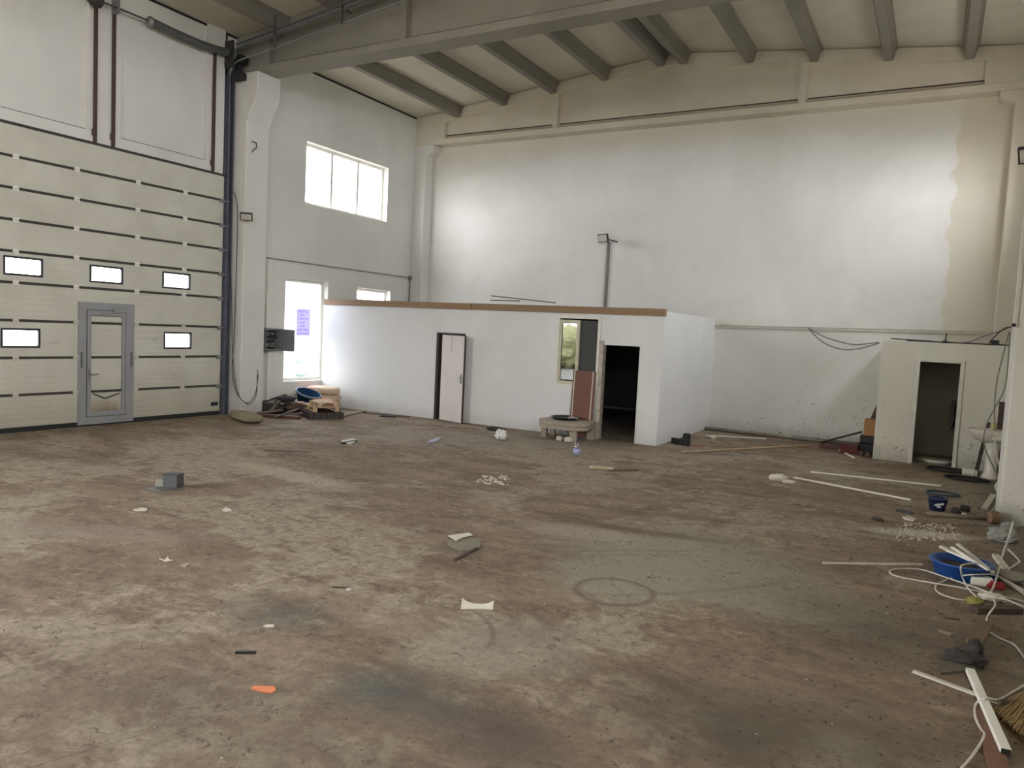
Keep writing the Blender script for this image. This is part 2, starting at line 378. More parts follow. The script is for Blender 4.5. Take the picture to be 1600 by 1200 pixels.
# --- left wall
wl = st('wall_left', MB().wall('x', -0.3, 0, YF, YB+0.3, -0.2, 9.0, LEFT_OPEN+FAR_LEFT+[GATE, NEAR_GATE]), M_left, 'white plastered left wall with the roller gate and daylight windows', 'wall')
st('lintel_band', MB().box(0, 0.075, 5.5, 10.62, 4.97, 5.16), M_left, None, None, wl)
for k, (a, b) in enumerate(((7.82, 8.42), (10.22, 10.64))):
    st('plaster_rib', MB().box(0, 0.06, a, b, 5.16, 8.2), M_left, None, None, wl)
st('ledge', MB().box(0, 0.03, 11.5, 17.4, 3.36, 3.39), M_left, None, None, wl)
wr = st('wall_right', MB().wall('x', HALL_W, HALL_W+0.3, YF, YB+0.3, -0.2, 9.0, RIGHT_OPEN+NEAR_RIGHT), M_wc, 'white plastered right wall running past the far right pillar', 'wall')
st('wall_back', MB().box(-0.3, HALL_W+0.3, YB, YB+0.3, -0.2, 9.6), M_back, 'large white back wall, yellowed along its right edge and top', 'wall')
st('wall_front', MB().box(-0.3, HALL_W+0.3, YF-0.3, YF, -0.2, 9.6), M_left, 'plain wall behind the viewpoint', 'wall')

for a, b in ((5.5, 7.80), (8.44, 10.20)): st('joint_strip', MB().box(0, 0.012, a, b, 5.16, 5.185), M_blk, None, None, wl)  # dark strip along the top edge of the lintel band
for a, b in ((5.1, 10.97), (11.5, 17.12)): st('eaves_strip', MB().box(0, 0.02, a, b, 7.79, 7.83), M_blk, None, None, wl)  # thin dark strip where the wall meets the roof
# --- pillars
def pillar(y0, y1, side, label, w=0.45, cap=0.3, mat=M_left, zt=7.05):
    X = (lambda v: v) if side == 'l' else (lambda v: HALL_W-v)
    m = MB().prism([(X(0), -0.05), (X(w), -0.05), (X(w), 6.05), (X(w+cap), 6.62), (X(w+cap), zt), (X(0), zt)] if cap > 0.27 else
                   [(X(0), -0.05), (X(w), -0.05), (X(w), 6.8), (X(w+cap), 6.92), (X(w+cap), zt), (X(0), zt)], 'y', y0, y1)
    return st('concrete_pillar', m, mat, label, 'pillar', bevel=0.02)
pillar(10.88, 11.48, 'l', 'white concrete pillar beside the roller gate carrying the big roof beam')
pr = pillar(10.88, 11.48, 'r', 'scuffed white concrete pillar cut by the right picture edge', w=0.54, mat=M_pil)
pillar(17.12, YB, 'l', 'slim white pillar in the back left corner', 0.38, 0.24)
pillar(17.12, YB, 'r', 'beige stained pillar in the back right corner', 0.42, 0.26, mat=M_beamb)

# --- roof
ce = thing('ceiling', (HALL_W/2, 8, 7.83), 'light grey pitched ceiling of roof panels between concrete purlins', 'ceiling', kind='structure')
PX = [1.38, 2.83, 4.24, 5.62, 7.02, 7.56, 9.05, 10.39, 11.81, 13.22]
edges = [-0.3]+[1.38, 2.83, 4.24, 5.62, HALL_W/2, 9.05, 10.39, 11.81, 13.22]+[HALL_W+0.3]
for bay, (ya, yb) in enumerate(((11.2, YB+0.3), (5.1, 11.2), (-1.0, 5.1), (YF-0.3, -1.0))):
    for i in range(len(edges)-1):
        a, b = edges[i], edges[i+1]
        obj('roof_panel', MB().prism([(a, ceil_z(a)), (b, ceil_z(b)), (b, ceil_z(b)+0.2), (a, ceil_z(a)+0.2)], 'y', ya, yb), M_roof, ce)
    for x in PX:
        if bay > 1: continue
        y0, y1 = max(ya, -5)+0.0, min(yb, 17.2)
        z = ceil_z(x); sgn = 1 if x < HALL_W/2 else -1
        prof = [(x-0.15, ceil_z(x-0.15)+0.02), (x-0.15, z-0.05), (x-0.12, z-0.07), (x-0.075, z-0.27), (x+0.075, z-0.27), (x+0.12, z-0.07), (x+0.15, z-0.05), (x+0.15, ceil_z(x+0.15)+0.02)]
        obj('purlin', MB().prism(prof, 'y', y0, y1), M_purl, ce)
def rafter(y, mat, label, hw=0.21, web=0.07, zb=7.04, stiff=(4.31, HALL_W-4.26), x0=0.0, cracks=False):
    t = thing('roof_beam', (HALL_W/2, y, zb), label, 'beam', kind='structure')
    x1 = HALL_W-x0
    obj('bottom_flange', MB().prism([(y-hw, zb), (y+hw, zb), (y+hw, zb+0.14), (y+web, zb+0.22), (y-web, zb+0.22), (y-hw, zb+0.14)], 'x', x0, x1), mat, t)
    h = HALL_W/2
    obj('web', MB().prism([(x0, zb+0.2), (x1, zb+0.2), (x1, ceil_z(x1)), (h, ceil_z(h)), (x0, ceil_z(x0))], 'y', y-web, y+web), mat, t)
    m = MB()
    for a, b in ((x0, h), (h, x1)):
        m.prism([(a, ceil_z(a)-0.28), (b, ceil_z(b)-0.28), (b, ceil_z(b)-0.02), (a, ceil_z(a)-0.02)], 'y', y-hw, y+hw)
    obj('top_flange', m, mat, t)
    obj('end_block', MB().box(x0, x0+0.95, y-hw+0.01, y+hw-0.01, zb+0.02, ceil_z(0.9)-0.05).box(x1-0.95, x1, y-hw+0.01, y+hw-0.01, zb+0.02, ceil_z(0.9)-0.05), mat, t)
    for x in stiff:
        obj('stiffener', MB().prism([(x-0.07, y-hw+0.02), (x+0.07, y-hw+0.02), (x+0.12, y+hw-0.02), (x-0.12, y+hw-0.02)], 'z', zb+0.1, ceil_z(x)-0.2), mat, t)
    if cracks:
        for a, b in ((0.95, stiff[0]-0.1), (stiff[0]+0.1, stiff[1]-0.1), (stiff[1]+0.1, 13.55)):
            obj('joint_strip', MB().box(a, b, y-web-0.012, y-web, zb+0.235, zb+0.26), M_dkwood, t)
    return t
rafter(11.18, M_beamd, 'large grey concrete roof beam crossing the hall overhead', cracks=False)
rafter(17.33, M_beamb, 'cream painted concrete beam along the top of the back wall', hw=0.18, web=0.06, zb=7.05, cracks=True)

# --- hall windows
def window(name, y0, y1, z0, z1, side, label, nd=2, fr=0.07, cat='window', glass=None):
    X = -0.22 if side == 'l' else HALL_W+0.17
    t = thing(name, (X, (y0+y1)/2, z0), label, cat, kind='structure')
    m = MB().box(X, X+0.06, y0, y0+fr, z0, z1).box(X, X+0.06, y1-fr, y1, z0, z1).box(X, X+0.06, y0+fr, y1-fr, z0, z0+fr).box(X, X+0.06, y0+fr, y1-fr, z1-fr, z1)
    obj('window_frame', m, M_white, t)
    ys = [y0+fr+(y1-y0-2*fr)*i/(nd+1) for i in range(nd+2)]
    for i in range(nd+1):
        obj('pane', MB().box(X+0.025, X+0.031, ys[i], ys[i+1], z0+fr, z1-fr), glass or M_glass, t)
        if i: obj('mullion', MB().box(X, X+0.065, ys[i]-0.04, ys[i]+0.04, z0+fr, z1-fr), M_white, t)
    return t
window('window_1', *LEFT_OPEN[0], 'l', 'wide three-pane window high on the left wall')
window('window_2', *LEFT_OPEN[1], 'l', 'tall bright window behind the open fuse box', nd=0, glass=M_glassd)
window('window_3', *LEFT_OPEN[2], 'l', 'low bright window peeking over the white office roof', nd=0)
window('window_4', *RIGHT_OPEN[0], 'r', 'high window in the right wall hidden behind the pillar')

# ================================================================== SECTIONAL GATE
ZB = [0.06, .61, 1.22, 1.83, 2.44, 2.94, 3.44, 3.94, 4.44, 4.94]
def gate_mat():
    s = N('gate_panel_skin'); x, y, z = s.xyz()
    n = s.noise(1.2, 5, 0.6); col = s.mix(s.rng(n, 0.35, 0.7), lin((200, 199, 186)), lin((186, 184, 170)))
    rib = s.math('SINE', s.math('MULTIPLY', z, 2*PI/0.1))
    lowd = s.math('ADD', z, s.math('MULTIPLY', s.noise(2.2, 6, 0.7), -1.0))
    col = s.mix(s.rng(lowd, -0.35, 0.5, 0.5, 0), col, lin((150, 144, 122)))
    sc = s.noise(1.0, 6, 0.7, 0.8, s.mapping(rot=(0.5, 0, 0), sc=(1, 1.2, 7)))
    col = s.mix(s.math('MULTIPLY', s.rng(sc, 0.63, 0.68, 0, 0.5), s.rng(z, 1.0, 3.2, 1, 0.15)), col, lin((120, 116, 104)))
    dm = s.math('MULTIPLY', s.rng(s.math('ADD', z, s.math('MULTIPLY', s.noise(6, 5, 0.7), 0.3)), 0.40, 0.62, 0.8, 0), s.math('MULTIPLY', s.rng(y, 7.88, 7.95), s.rng(y, 8.46, 8.38)))
    col = s.mix(dm, col, lin((128, 104, 78)))
    return s.finish(col, 0.5, 0, s.math('ADD', s.math('MULTIPLY', rib, 0.25), s.noise(2.5, 3)), 0.25, 0.012)
M_gate = gate_mat()
gt = thing('sectional_gate', (0.05, 8.15, 0), 'tall white sectional roller gate with small windows and a wicket door', 'gate')
GY0, GY1 = 5.62, 10.66; DY0, DY1 = 7.66, 8.70
WN = [(6.46, 7.07, 2.56, 2.87), (7.86, 8.48, 2.55, 2.86), (9.28, 9.90, 2.55, 2.87), (6.42, 7.03, 1.39, 1.71), (9.33, 9.95, 1.38, 1.71)]
WICK = (DY0, DY1, 0.0, 2.2)
for i in range(9):
    z0, z1 = ZB[i]+0.022, ZB[i+1]-0.0
    holes = [h for h in WN if h[2] > z0 and h[3] < z1]
    if z0 < 2.2: holes.append((DY0, DY1, z0-0.1 if z1 < 2.2 else z0-.1, min(2.2, z1+0.1)))
    hs = [(h[0], h[1], max(h[2], z0), min(h[3], z1)) for h in holes]
    spans = [(GY0, DY0), (DY1, GY1)] if z1 < 2.2 else [(GY0, GY1)]
    for a, b in spans: obj('panel', MB().wall('x', 0.03, 0.07, a, b, z0, z1, [h for h in hs if h[0] < b and h[1] > a and not (z1 < 2.2 and h[0] == DY0)]), M_gate, gt)
segs = lambda z: [(GY0, DY0), (DY1, GY1)] if 0.1 < z < 2.15 else [(GY0, GY1)]
for z in ZB[1:-1]:
    for a, b in segs(z): obj('seal_strip', MB().box(0.035, 0.078, a, b, z-0.016, z+0.028), M_seal, gt)
obj('seal_strip', MB().box(0.03, 0.085, GY0, GY1+0.04, 4.93, 4.975), M_seal, gt)
obj('floor_seal', MB().box(0.0, 0.07, GY0, GY1, 0.0, 0.085), M_rub, gt)
for z in ZB[1:-1]:
    for y in (6.64, 7.62, 8.75, 9.75):
        obj('hinge', MB().box(0.075, 0.092, y-0.045, y+0.045, z-0.04, z+0.045).tube([(0.097, y-0.03, z+0.005), (0.097, y+0.03, z+0.005)], 0.01, 6), M_white if z > 2.3 else M_whited, gt)
    obj('roller_bracket', MB().box(0.075, 0.10, 10.56, 10.67, z-0.05, z+0.03).tube([(0.11, 10.60, z-0.01), (0.11, 10.76, z-0.01)], 0.016, 8), M_gal, gt)
for w in WN:
    a, b, c, d = w
    f = obj('vision_window', MB().wall('x', 0.02, 0.085, a, b, c, d, [(a+0.035, b-0.035, c+0.035, d-0.035)]), M_blk, gt, bevel=0.008)
    obj('pane', MB().box(0.045, 0.05, a+0.03, b-0.03, c+0.03, d-0.03), M_glass, f)
obj('corner_bracket', MB().box(0.07, 0.10, 10.45, 10.6, 0.2, 0.27), M_blk, gt)
# wicket door
fr = obj('wicket_frame', MB().wall('x', 0.03, 0.095, DY0, DY1, 0.03, 2.2, [(7.80, 8.54, 0.16, 2.07)]), M_alu, gt, 'grey aluminium wicket frame')
wd = obj('wicket_door', MB().wall('x', 0.04, 0.105, 7.815, 8.525, 0.17, 2.06, [(7.88, 8.46, 0.26, 1.97)]), M_alu, gt, 'wicket door leaf with a dented dirty bottom')
for a, b in ((0.26, .61), (.634, 1.22), (1.244, 1.83), (1.854, 1.97)):
    obj('door_panel', MB().box(0.045, 0.075, 7.88, 8.46, a, b-0.012), M_gate, wd)
for z in (.61, 1.22, 1.83): obj('seal_strip', MB().box(0.045, 0.085, 7.88, 8.46, z-0.016, z+0.028), M_seal, wd)
obj('handle_plate', MB().box(0.105, 0.115, 7.83, 7.865, 0.78, 1.02), M_gal, wd)
obj('door_handle', MB().tube([(0.115, 7.848, 0.93), (0.155, 7.848, 0.93), (0.16, 7.86, 0.93), (0.16, 7.97, 0.93)], 0.009, 8), M_gal, wd, smooth=True)
obj('door_closer', MB().box(0.105, 0.15, 8.28, 8.5, 2.04, 2.10), M_alu, wd, bevel=0.006)
obj('closer_arm', MB().bar((0.14, 8.42, 2.035), (0.13, 8.02, 2.0), 0.02, 0.01), M_alu, wd)
obj('dent_fold', MB().bar((0.078, 7.93, 0.58), (0.085, 8.15, 0.48), 0.02, 0.008, (1, 0, 0)).bar((0.085, 8.15, 0.48), (0.078, 8.43, 0.56), 0.02, 0.008, (1, 0, 0)), M_seal, wd)
for y in (7.70, 8.63): obj('bolt_plate', MB().box(0.095, 0.11, y, y+0.03, 1.05, 1.32), M_metal, fr)
obj('leak_plate', MB().box(0.02, 0.035, DY0+0.02, DY1-0.02, 0.05, 2.18), M_alu, wd)  # backing plate added to stop daylight leaking round the door leaf
# rails, shaft and spring
tr = thing('gate_track', (0.08, 10.72, 0), 'blue-grey vertical guide rail on the right edge of the roller gate', 'rail')
obj('upright', MB().box(0.0, 0.02, 10.68, 10.82, 0, 7.1).box(0.0, 0.13, 10.82, 10.835, 0, 7.1), M_rail, tr)
obj('channel', MB().box(0.09, 0.13, 10.70, 10.735, 0.02, 7.15).box(0.06, 0.09, 10.70, 10.71, 0.02, 7.15), M_rail, tr)
obj('cover_strip', MB().box(0.0, 0.03, 10.835, 10.875, 0, 5.3), M_whited, tr)
hp = [(0.11, 10.72, 6.95), (0.14, 10.72, 7.08), (0.25, 10.72, 7.2), (0.5, 10.71, 7.25), (1.35, 10.7, 7.34), (2.68, 10.7, 7.50), (4.2, 10.7, 7.67), (5.6, 10.7, 7.83)]
obj('curved_rail', MB().tube(curve(hp, 6), 0.022, 6), M_gal, tr, smooth=True)
tr2 = thing('ceiling_track', (3, 10.6, 7.5), 'galvanised overhead gate track rising under the roof beside the beam', 'rail')
m = MB()
for z in (0.0, 0.09):
    m.bar((0.4, 10.62, 7.42+z), (5.6, 10.62, 8.0+z), 0.07, 0.012)
m.bar((0.4, 10.655, 7.42), (5.6, 10.655, 8.0), 0.012, 0.1)
obj('track_profile', m, M_gal, tr2)
for x in (1.5, 3.2, 4.9):
    z = 7.42+0.1115*(x-0.4); obj('hanger', MB().box(x-0.02, x+0.02, 10.58, 10.62, z-0.25, z+0.35).box(x-0.02, x+0.02, 10.58, 10.85, z+0.02, z+0.05), M_metal, tr2)
sh = thing('gate_shaft', (0.2, 9, 7.3), 'torsion shaft with long spring tube above the roller gate', 'gate shaft')
obj('shaft', MB().tube([(0.22, 5.6, 7.30), (0.22, 10.8, 7.36)], 0.016, 8), M_bcab, sh, smooth=True)
sp = curve([(0.22, 8.86, 7.335), (0.22, 9.3, 7.31), (0.22, 9.8, 7.30), (0.22, 10.25, 7.32), (0.22, 10.55, 7.36)], 12)
obj('spring', MB().tube(sp, 0.075, 14), M_metal, sh, smooth=True)
m = MB()
L = len(sp)
for i in range(0, 46):
    t = i/45*(L-1); p = sp[int(t)].lerp(sp[min(int(t)+1, L-1)], t % 1); m.tube([p-Vector((0, .006, 0)), p+Vector((0, .006, 0))], 0.081, 12)
obj('spring_coils', m, M_metal, sh, kind='stuff')
obj('end_cone', MB().lathe((0.22, 8.80, 7.335), [(0.03, 0), (0.09, 0.02), (0.09, 0.07), (0.076, 0.1)], 16, Matrix.Rotation(-PI/2, 3, 'X')), M_gal, sh, smooth=True)
obj('bearing_plate', MB().box(0.0, 0.32, 10.62, 10.64, 7.1, 7.62).box(0.0, 0.02, 10.58, 10.72, 7.0, 7.85), M_bcab, sh)
obj('cable_drum', MB().lathe((0.22, 10.66, 7.36), [(0.04, 0), (0.13, 0.0), (0.13, 0.015), (0.10, 0.03), (0.10, 0.11), (0.13, 0.125), (0.13, 0.14), (0.04, 0.14)], 20, Matrix.Rotation(-PI/2, 3, 'X')), M_metal, sh, smooth=True)
obj('coupling', MB().lathe((0.22, 7.72, 7.325), [(0.03, 0), (0.10, 0.02), (0.12, 0.06), (0.12, 0.2), (0.05, 0.24)], 16, Matrix.Rotation(-PI/2, 3, 'X')), M_bcab, sh, smooth=True)
obj('support_bracket', MB().box(0.0, 0.26, 8.22, 8.25, 7.24, 7.5), M_gal, sh)
obj('motor_block', MB().box(0.28, 0.42, 10.72, 10.92, 7.2, 7.36).box(0.28, 0.42, 10.72, 10.9, 6.88, 7.02).box(0.2, 0.34, 10.76, 10.84, 6.86, 7.36), M_blk, sh, bevel=0.01)
for (y, lb) in ((7.92, 'left brown steel post of the pair above the gate'), (8.25, 'right brown steel post of the pair above the gate'), (10.36, 'lone brown steel post above the gate beside the rail')):
    t = thing('steel_post', (0.05, y, 4.97), lb, 'post')
    obj('rod', MB().box(0.075, 0.12, y-0.025, y+0.025, 4.975, 7.3), M_rod, t)
    obj('foot_bracket', MB().box(0.075, 0.14, y-0.05, y+0.0, 5.08, 5.2), M_rod, t, bevel=0.01)

# ================================================================== OFFICE BOX
FY, OX, OH = 13.73, 8.59, 2.47
D1 = (3.45, 4.13, 0, 1.90); WO = (6.40, 7.28, 1.0, 2.37); D2 = (7.40, 8.15, 0, 1.87)
of = st('wall_office_front', MB().wall('y', FY, FY+0.12, 0, OX, 0, OH, [D1, WO, D2]), M_office, 'white front wall of the low office box', 'wall')
st('wall_office_side', MB().box(OX-0.12, OX, FY+0.12, YB, 0, 2.56), M_office, 'white side wall of the low office box facing the washroom', 'wall')
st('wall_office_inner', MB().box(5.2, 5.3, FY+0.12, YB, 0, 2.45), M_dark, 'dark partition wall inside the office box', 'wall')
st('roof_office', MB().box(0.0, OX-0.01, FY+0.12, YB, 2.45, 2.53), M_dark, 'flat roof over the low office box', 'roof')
fb = thing('fascia', (4.3, FY, OH), 'long brown wooden fascia along the top of the white office front', 'fascia')
for a, b, dz in ((0.02, 2.90, 0.0), (2.91, 4.28, -0.002), (4.30, OX+0.01, 0.0)):
    obj('board', MB().box(a, b, FY-0.035, FY+0.10, OH+dz-0.005, OH+0.135+dz), M_fascia, fb, bevel=0.004)
st('interior_shade_sheet', MB().box(5.32, 8.45, 17.3, 17.38, 0, 2.4), M_dark, 'dark sheet for shade at the rear of the office box', 'wall')  # dark sheet added for the shade behind the doorway
ib = thing('metal_bench', (7.2, 16.2, 0), 'dark low metal bench seen through the black doorway', 'bench')
obj('seat', MB().box(5.9, 8.3, 15.9, 16.5, 0.40, 0.45), M_metal, ib, bevel=0.01)
for x in (6.0, 8.1): obj('leg', MB().box(x, x+0.06, 15.95, 16.45, 0.0, 0.4), M_bcab, ib)
# door 1
M_jamb = flat('dark_worn_jamb', (72, 66, 60), 0.8, 0, 0.4)
M_leaf = flat('pinkish_white_leaf', (214, 206, 200), 0.6, 0, 0.08, 3)
d1 = thing('door_1', (3.88, FY, 0), 'pinkish white door standing slightly ajar in a dark frame', 'door', kind='structure')
obj('door_frame', MB().box(3.41, 3.47, FY-0.02, FY+0.12, 0, 1.94).box(4.13, 4.16, FY-0.005, FY+0.12, 0, 1.94).box(3.47, 4.13, FY-0.02, FY+0.12, 1.90, 1.94), M_jamb, d1)
a = -math.atan2(0.2, 0.72); Md = Matrix.Translation((3.575, FY-0.01, 0)) @ Matrix.Rotation(a, 4, 'Z')
lf = obj('door_leaf', MB().box(0, 0.745, -0.02, 0.02, 0.01, 1.89, Md), M_leaf, d1, bevel=0.004)
obj('leaf_edge', MB().box(0.745, 0.76, -0.022, 0.022, 0.0, 1.9, Md), M_jamb, lf)
obj('door_handle', MB().box(0.66, 0.70, -0.032, -0.02, 0.86, 1.06, Md).tube([Md @ Vector(p) for p in ((0.68, -0.03, 1.0), (0.68, -0.075, 1.0), (0.78, -0.08, 1.0))], 0.009, 8), M_gal, lf)
obj('scratch', MB().box(0.33, 0.337, -0.0215, -0.02, 1.55, 1.87, Md), M_rod, lf)
# office window
w = thing('window_5', (6.84, FY, 1.0), 'narrow office window, left sash glazed and reflecting, right side dark', 'window', kind='structure')
obj('window_frame', MB().wall('y', FY-0.03, FY+0.1, 6.385, 7.33, 0.97, 2.41, [(6.43, 7.27, 1.03, 2.36)]), M_white, w)
obj('sash', MB().wall('y', FY-0.01, FY+0.05, 6.43, 6.87, 1.03, 2.33, [(6.48, 6.81, 1.10, 2.27)]), flat('cream_sash', (208, 204, 180), 0.6), w)
obj('pane', MB().box(6.49, 6.80, FY+0.015, FY+0.02, 1.12, 2.26), M_glassr, w)
obj('dark_pane', MB().box(6.87, 7.25, FY+0.05, FY+0.06, 1.03, 2.33), flat('dark_grey_glass', (66, 68, 68), 0.7, 0, 0.1), w)
d2 = thing('door_2', (7.78, FY, 0), 'open black doorway in the white office front', 'door', kind='structure')
obj('door_jamb', MB().box(7.32, 7.41, FY-0.04, FY+0.12, 0, 1.95), flat('flaking_white_paint', (200, 192, 178), 0.9, 0, 0.5, 14), d2)
obj('door_frame', MB().box(8.15, 8.17, FY-0.01, FY+0.12, 0, 1.89).box(7.41, 8.17, FY-0.01, FY+0.12, 1.87, 1.90), M_office, d2)
# sticks on the roof
for i, (p, q, lb) in enumerate((((768, 463), (868, 474), 'long thin dark stick lying tilted on top of the office roof'), ((766, 470), (812, 471), 'short brown lath beneath the tilted stick on the office roof'))):
    A, B = atY(*p, 13.78), atY(*q, 13.78); B.z = max(B.z, 2.602); A.z = max(A.z, 2.604)
    obj('stick', MB().bar(A, B, 0.025, 0.02), M_dkwood, None, lb, 'stick', 'sticks on the office roof')

# bench, board, tray
bn = thing('curved_bench', (6.9, 13.3, 0), 'low worn bench with a rounded front leaning against the office wall', 'bench')
poly = [(6.38, 13.62), (6.38, 13.12)]+[(6.90+0.55*math.cos(t), 13.12+0.33*math.sin(t)) for t in [PI+PI*k/14*1.0 for k in range(3, 15)]]+[(7.36, 13.62)]
obj('seat', MB().prism(poly, 'z', 0.30, 0.36), M_benchw, bn, bevel=0.006)
obj('apron', MB().prism([(p[0]*0.97+0.2, p[1]*0.97+0.40) for p in poly], 'z', 0.22, 0.30), M_benchw, bn)
for (x, y, wd_) in ((6.42, 13.13, 0.12), (6.42, 13.52, 0.1), (7.13, 12.93, 0.14), (7.24, 13.50, 0.16)):
    obj('leg', MB().box(x, x+wd_, y, y+0.07, 0, 0.31), M_benchw, bn)
t = thing('black_tray', (6.85, 13.35, 0.362), 'shallow round black tray lying on the curved bench', 'tray')
obj('dish', MB().lathe((6.82, 13.38, 0.362), [(0.0, 0.004), (0.24, 0.004), (0.27, 0.04), (0.29, 0.045), (0.285, 0.055), (0.26, 0.045), (0.22, 0.012), (0, 0.012)], 28), M_blk, t, smooth=True)
obj('rag', MB().lump((7.0, 13.36, 0.405), (0.22, 0.12, 0.05), 3, 0.3), flat('grey_rag', (170, 165, 155), 0.9), t, smooth=True)
bb = thing('brown_board', (7.08, 13.66, 0), 'tall brown laminate board with two white edge strips leaning by the doorway', 'board')
Mb = Matrix.Translation((0, 13.60, 0)) @ Matrix.Rotation(-0.06, 4, 'X')
obj('panel', MB().box(6.80, 7.29, 0, 0.02, 0, 1.33, Mb), M_brownbd, bb)
for x in (6.83, 7.225): obj('edge_strip', MB().box(x, x+0.022, -0.008, 0, 0.0, 1.33, Mb), M_whited, bb, 'pale edge strip')
for i, (p, lb) in enumerate((((867, 690), 'small white foam scrap beneath the left half of the bench'), ((881, 692), 'larger white foam scrap beneath the middle of the bench'))):
    c = fl(*p); obj('foam_scrap', MB().lump(c+Vector((0, 0.2, 0.04)), (0.12+0.05*i, 0.10, 0.10), i+4, 0.3), M_paper, None, lb, 'scrap', 'foam scraps under the bench', smooth=True)

# ================================================================== WASHROOM BOX
WX, WY, WH = 12.21, 15.45, 2.21
DW = (12.85, 13.50, 0.0, 1.86)
st('wall_washroom_front', MB().wall('y', WY, WY+0.12, WX, HALL_W, 0, WH, [DW]), M_wc, 'white front wall of the small washroom box', 'wall')
st('wall_washroom_side', MB().box(WX, WX+0.12, WY+0.12, YB, 0, WH), M_wc, 'white side wall of the small washroom box', 'wall')
st('roof_washroom', MB().box(WX+0.12, HALL_W, WY+0.12, YB, WH-0.12, WH-0.02), M_dark, 'flat roof of the small washroom box', 'roof')
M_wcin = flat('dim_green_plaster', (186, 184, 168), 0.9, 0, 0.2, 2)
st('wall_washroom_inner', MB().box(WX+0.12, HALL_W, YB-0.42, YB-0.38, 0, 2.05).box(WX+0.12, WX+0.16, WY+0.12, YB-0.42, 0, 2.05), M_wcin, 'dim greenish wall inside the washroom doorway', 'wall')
d3 = thing('door_3', (13.17, WY, 0), 'open washroom doorway with a white frame and dark interior', 'door', kind='structure')
obj('door_frame', MB().box(12.79, 12.86, WY-0.03, WY+0.12, 0, 1.92).box(13.49, 13.55, WY-0.03, WY+0.12, 0, 1.92).box(12.86, 13.49, WY-0.03, WY+0.12, 1.86, 1.92), flat('white_frame_paint', (214, 212, 200), 0.6, 0, 0.2, 8), d3, bevel=0.005)
cp = thing('wall_hook_rag', (13.40, 16.0, 1.05), 'dark rag hanging just inside the washroom doorway', 'rag')
obj('cloth', MB().lump((13.44, 15.75, 0.92), (0.10, 0.14, 0.52), 12, 0.35, 0.9, flatb=False), M_cloth, cp, smooth=True)
obj('hook', MB().tube([(13.46, 15.75, 1.14), (13.46, 15.72, 1.22), (13.50, 15.6, 1.23)], 0.008, 6), M_gal, cp)
sq = thing('squat_pan', (13.15, 16.0, 0), 'pale ceramic squat toilet pan on the washroom floor', 'toilet')
obj('pan', MB().lathe((13.22, 15.95, 0.0), [(0.28, 0), (0.30, 0.05), (0.27, 0.06), (0.2, 0.03), (0.0, 0.02)], 24, sx=1, sy=0.7), M_cer, sq, smooth=True)
m = MB().bar(atY(1392, 529, 15.5)-Vector((0, 0, 0.01)), (13.05, 15.5, 2.225), 0.03, 0.02).bar((12.6, 15.62, WH+0.01), (14.2, 15.62, WH+0.0), 0.05, 0.025)
obj('lath', m, M_dkwood, None, 'thin dark laths lying along the washroom roof edge', 'lath')
vt = thing('roof_bracket', (13.42, 15.55, WH-0.005), 'small black bracket with a stub standing on the washroom roof', 'bracket')
P0 = atY(1477, 532, 15.55)
obj('base', MB().lathe((P0.x, 15.55, WH), [(0.06, 0), (0.06, 0.02), (0.03, 0.05), (0.0, 0.05)], 16), M_blk, vt)
obj('stub', MB().tube([(P0.x, 15.55, WH+0.04), (P0.x+0.01, 15.55, WH+0.17)], 0.012, 8), M_blk, vt)
P0 = atY(1556, 532, 15.55)
obj('junction_box', MB().box(P0.x-0.07, P0.x+0.05, 15.5, 15.6, WH, WH+0.09), M_blk, None, 'small black junction box at the right end of the washroom roof', 'junction box', bevel=0.01)

# ---- back wall services
tk = thing('cable_trunking', (11.4, YB, 2.37), 'pale horizontal cable trunking along the back wall above the washroom', 'trunking')
obj('duct', MB().bar((OX, YB-0.02, 2.36), (14.03, YB-0.02, 2.44), 0.04, 0.05), M_whited, tk)
obj('top_lip', MB().bar((OX, YB-0.025, 2.405), (14.03, YB-0.025, 2.485), 0.05, 0.012), M_conc, tk)  # grey lip along the top of the duct
sk = thing('floor_conduit', (9.9, 17.2, 0), 'dusty grey trunking lying along the foot of the back wall', 'trunking')
A, B = Vector((8.62, 17.22, 0)), Vector((12.18, 17.25, 0))
obj('duct', MB().bar(A, B, 0.16, 0.05), flat('dusty_grey_duct', (140, 136, 122), 0.8, 0, 0.35), sk)
obj('pipe', MB().tube([A+Vector((0, -0.14, 0.045)), B+Vector((0, -0.14, 0.045))], 0.04, 10), flat('dusty_pipe', (150, 146, 134), 0.7, 0, 0.4), sk, smooth=True)

def floodlight(name, label, c, yaw, tilt, wdt=0.24, hgt=0.17, arm=None):
    t = thing(name, c, label, 'floodlight'); c = Vector(c)
    M = Matrix.Translation(c) @ Matrix.Rotation(yaw, 4, 'Z') @ Matrix.Rotation(tilt, 4, 'X')
    b = obj('housing', MB().wall('y', -0.03, 0.02, -wdt/2, wdt/2, -hgt/2, hgt/2, []), M_blk, t)
    for v in b.data.vertices: pass
    b.data.transform(Matrix.Identity(4)); b.data.transform(M)
    b.modifiers.clear()
    g = obj('lens', MB().box(-wdt/2+0.02, wdt/2-0.02, -0.038, -0.03, -hgt/2+0.02, hgt/2-0.02, M), flat('milky_lens', (196, 194, 180), 0.3), t)
    obj('bracket', MB().tube([M @ Vector((0, 0.02, 0)), Vector(arm)], 0.014, 8), M_blk, t)
    return t
floodlight('floodlight', 'small black floodlight on the back wall above a conduit', (5.80, 17.18, 4.42), -0.35, 0.25, 0.31, 0.2, (6.05, YB, 4.36))
floodlight('floodlight', 'small black floodlight on the left pillar beside the gate', (0.62, 10.78, 4.12), 0.75, 0.45, 0.24, 0.16, (0.42, 10.95, 4.16))
P0 = atY(1599, 240, 10.75)
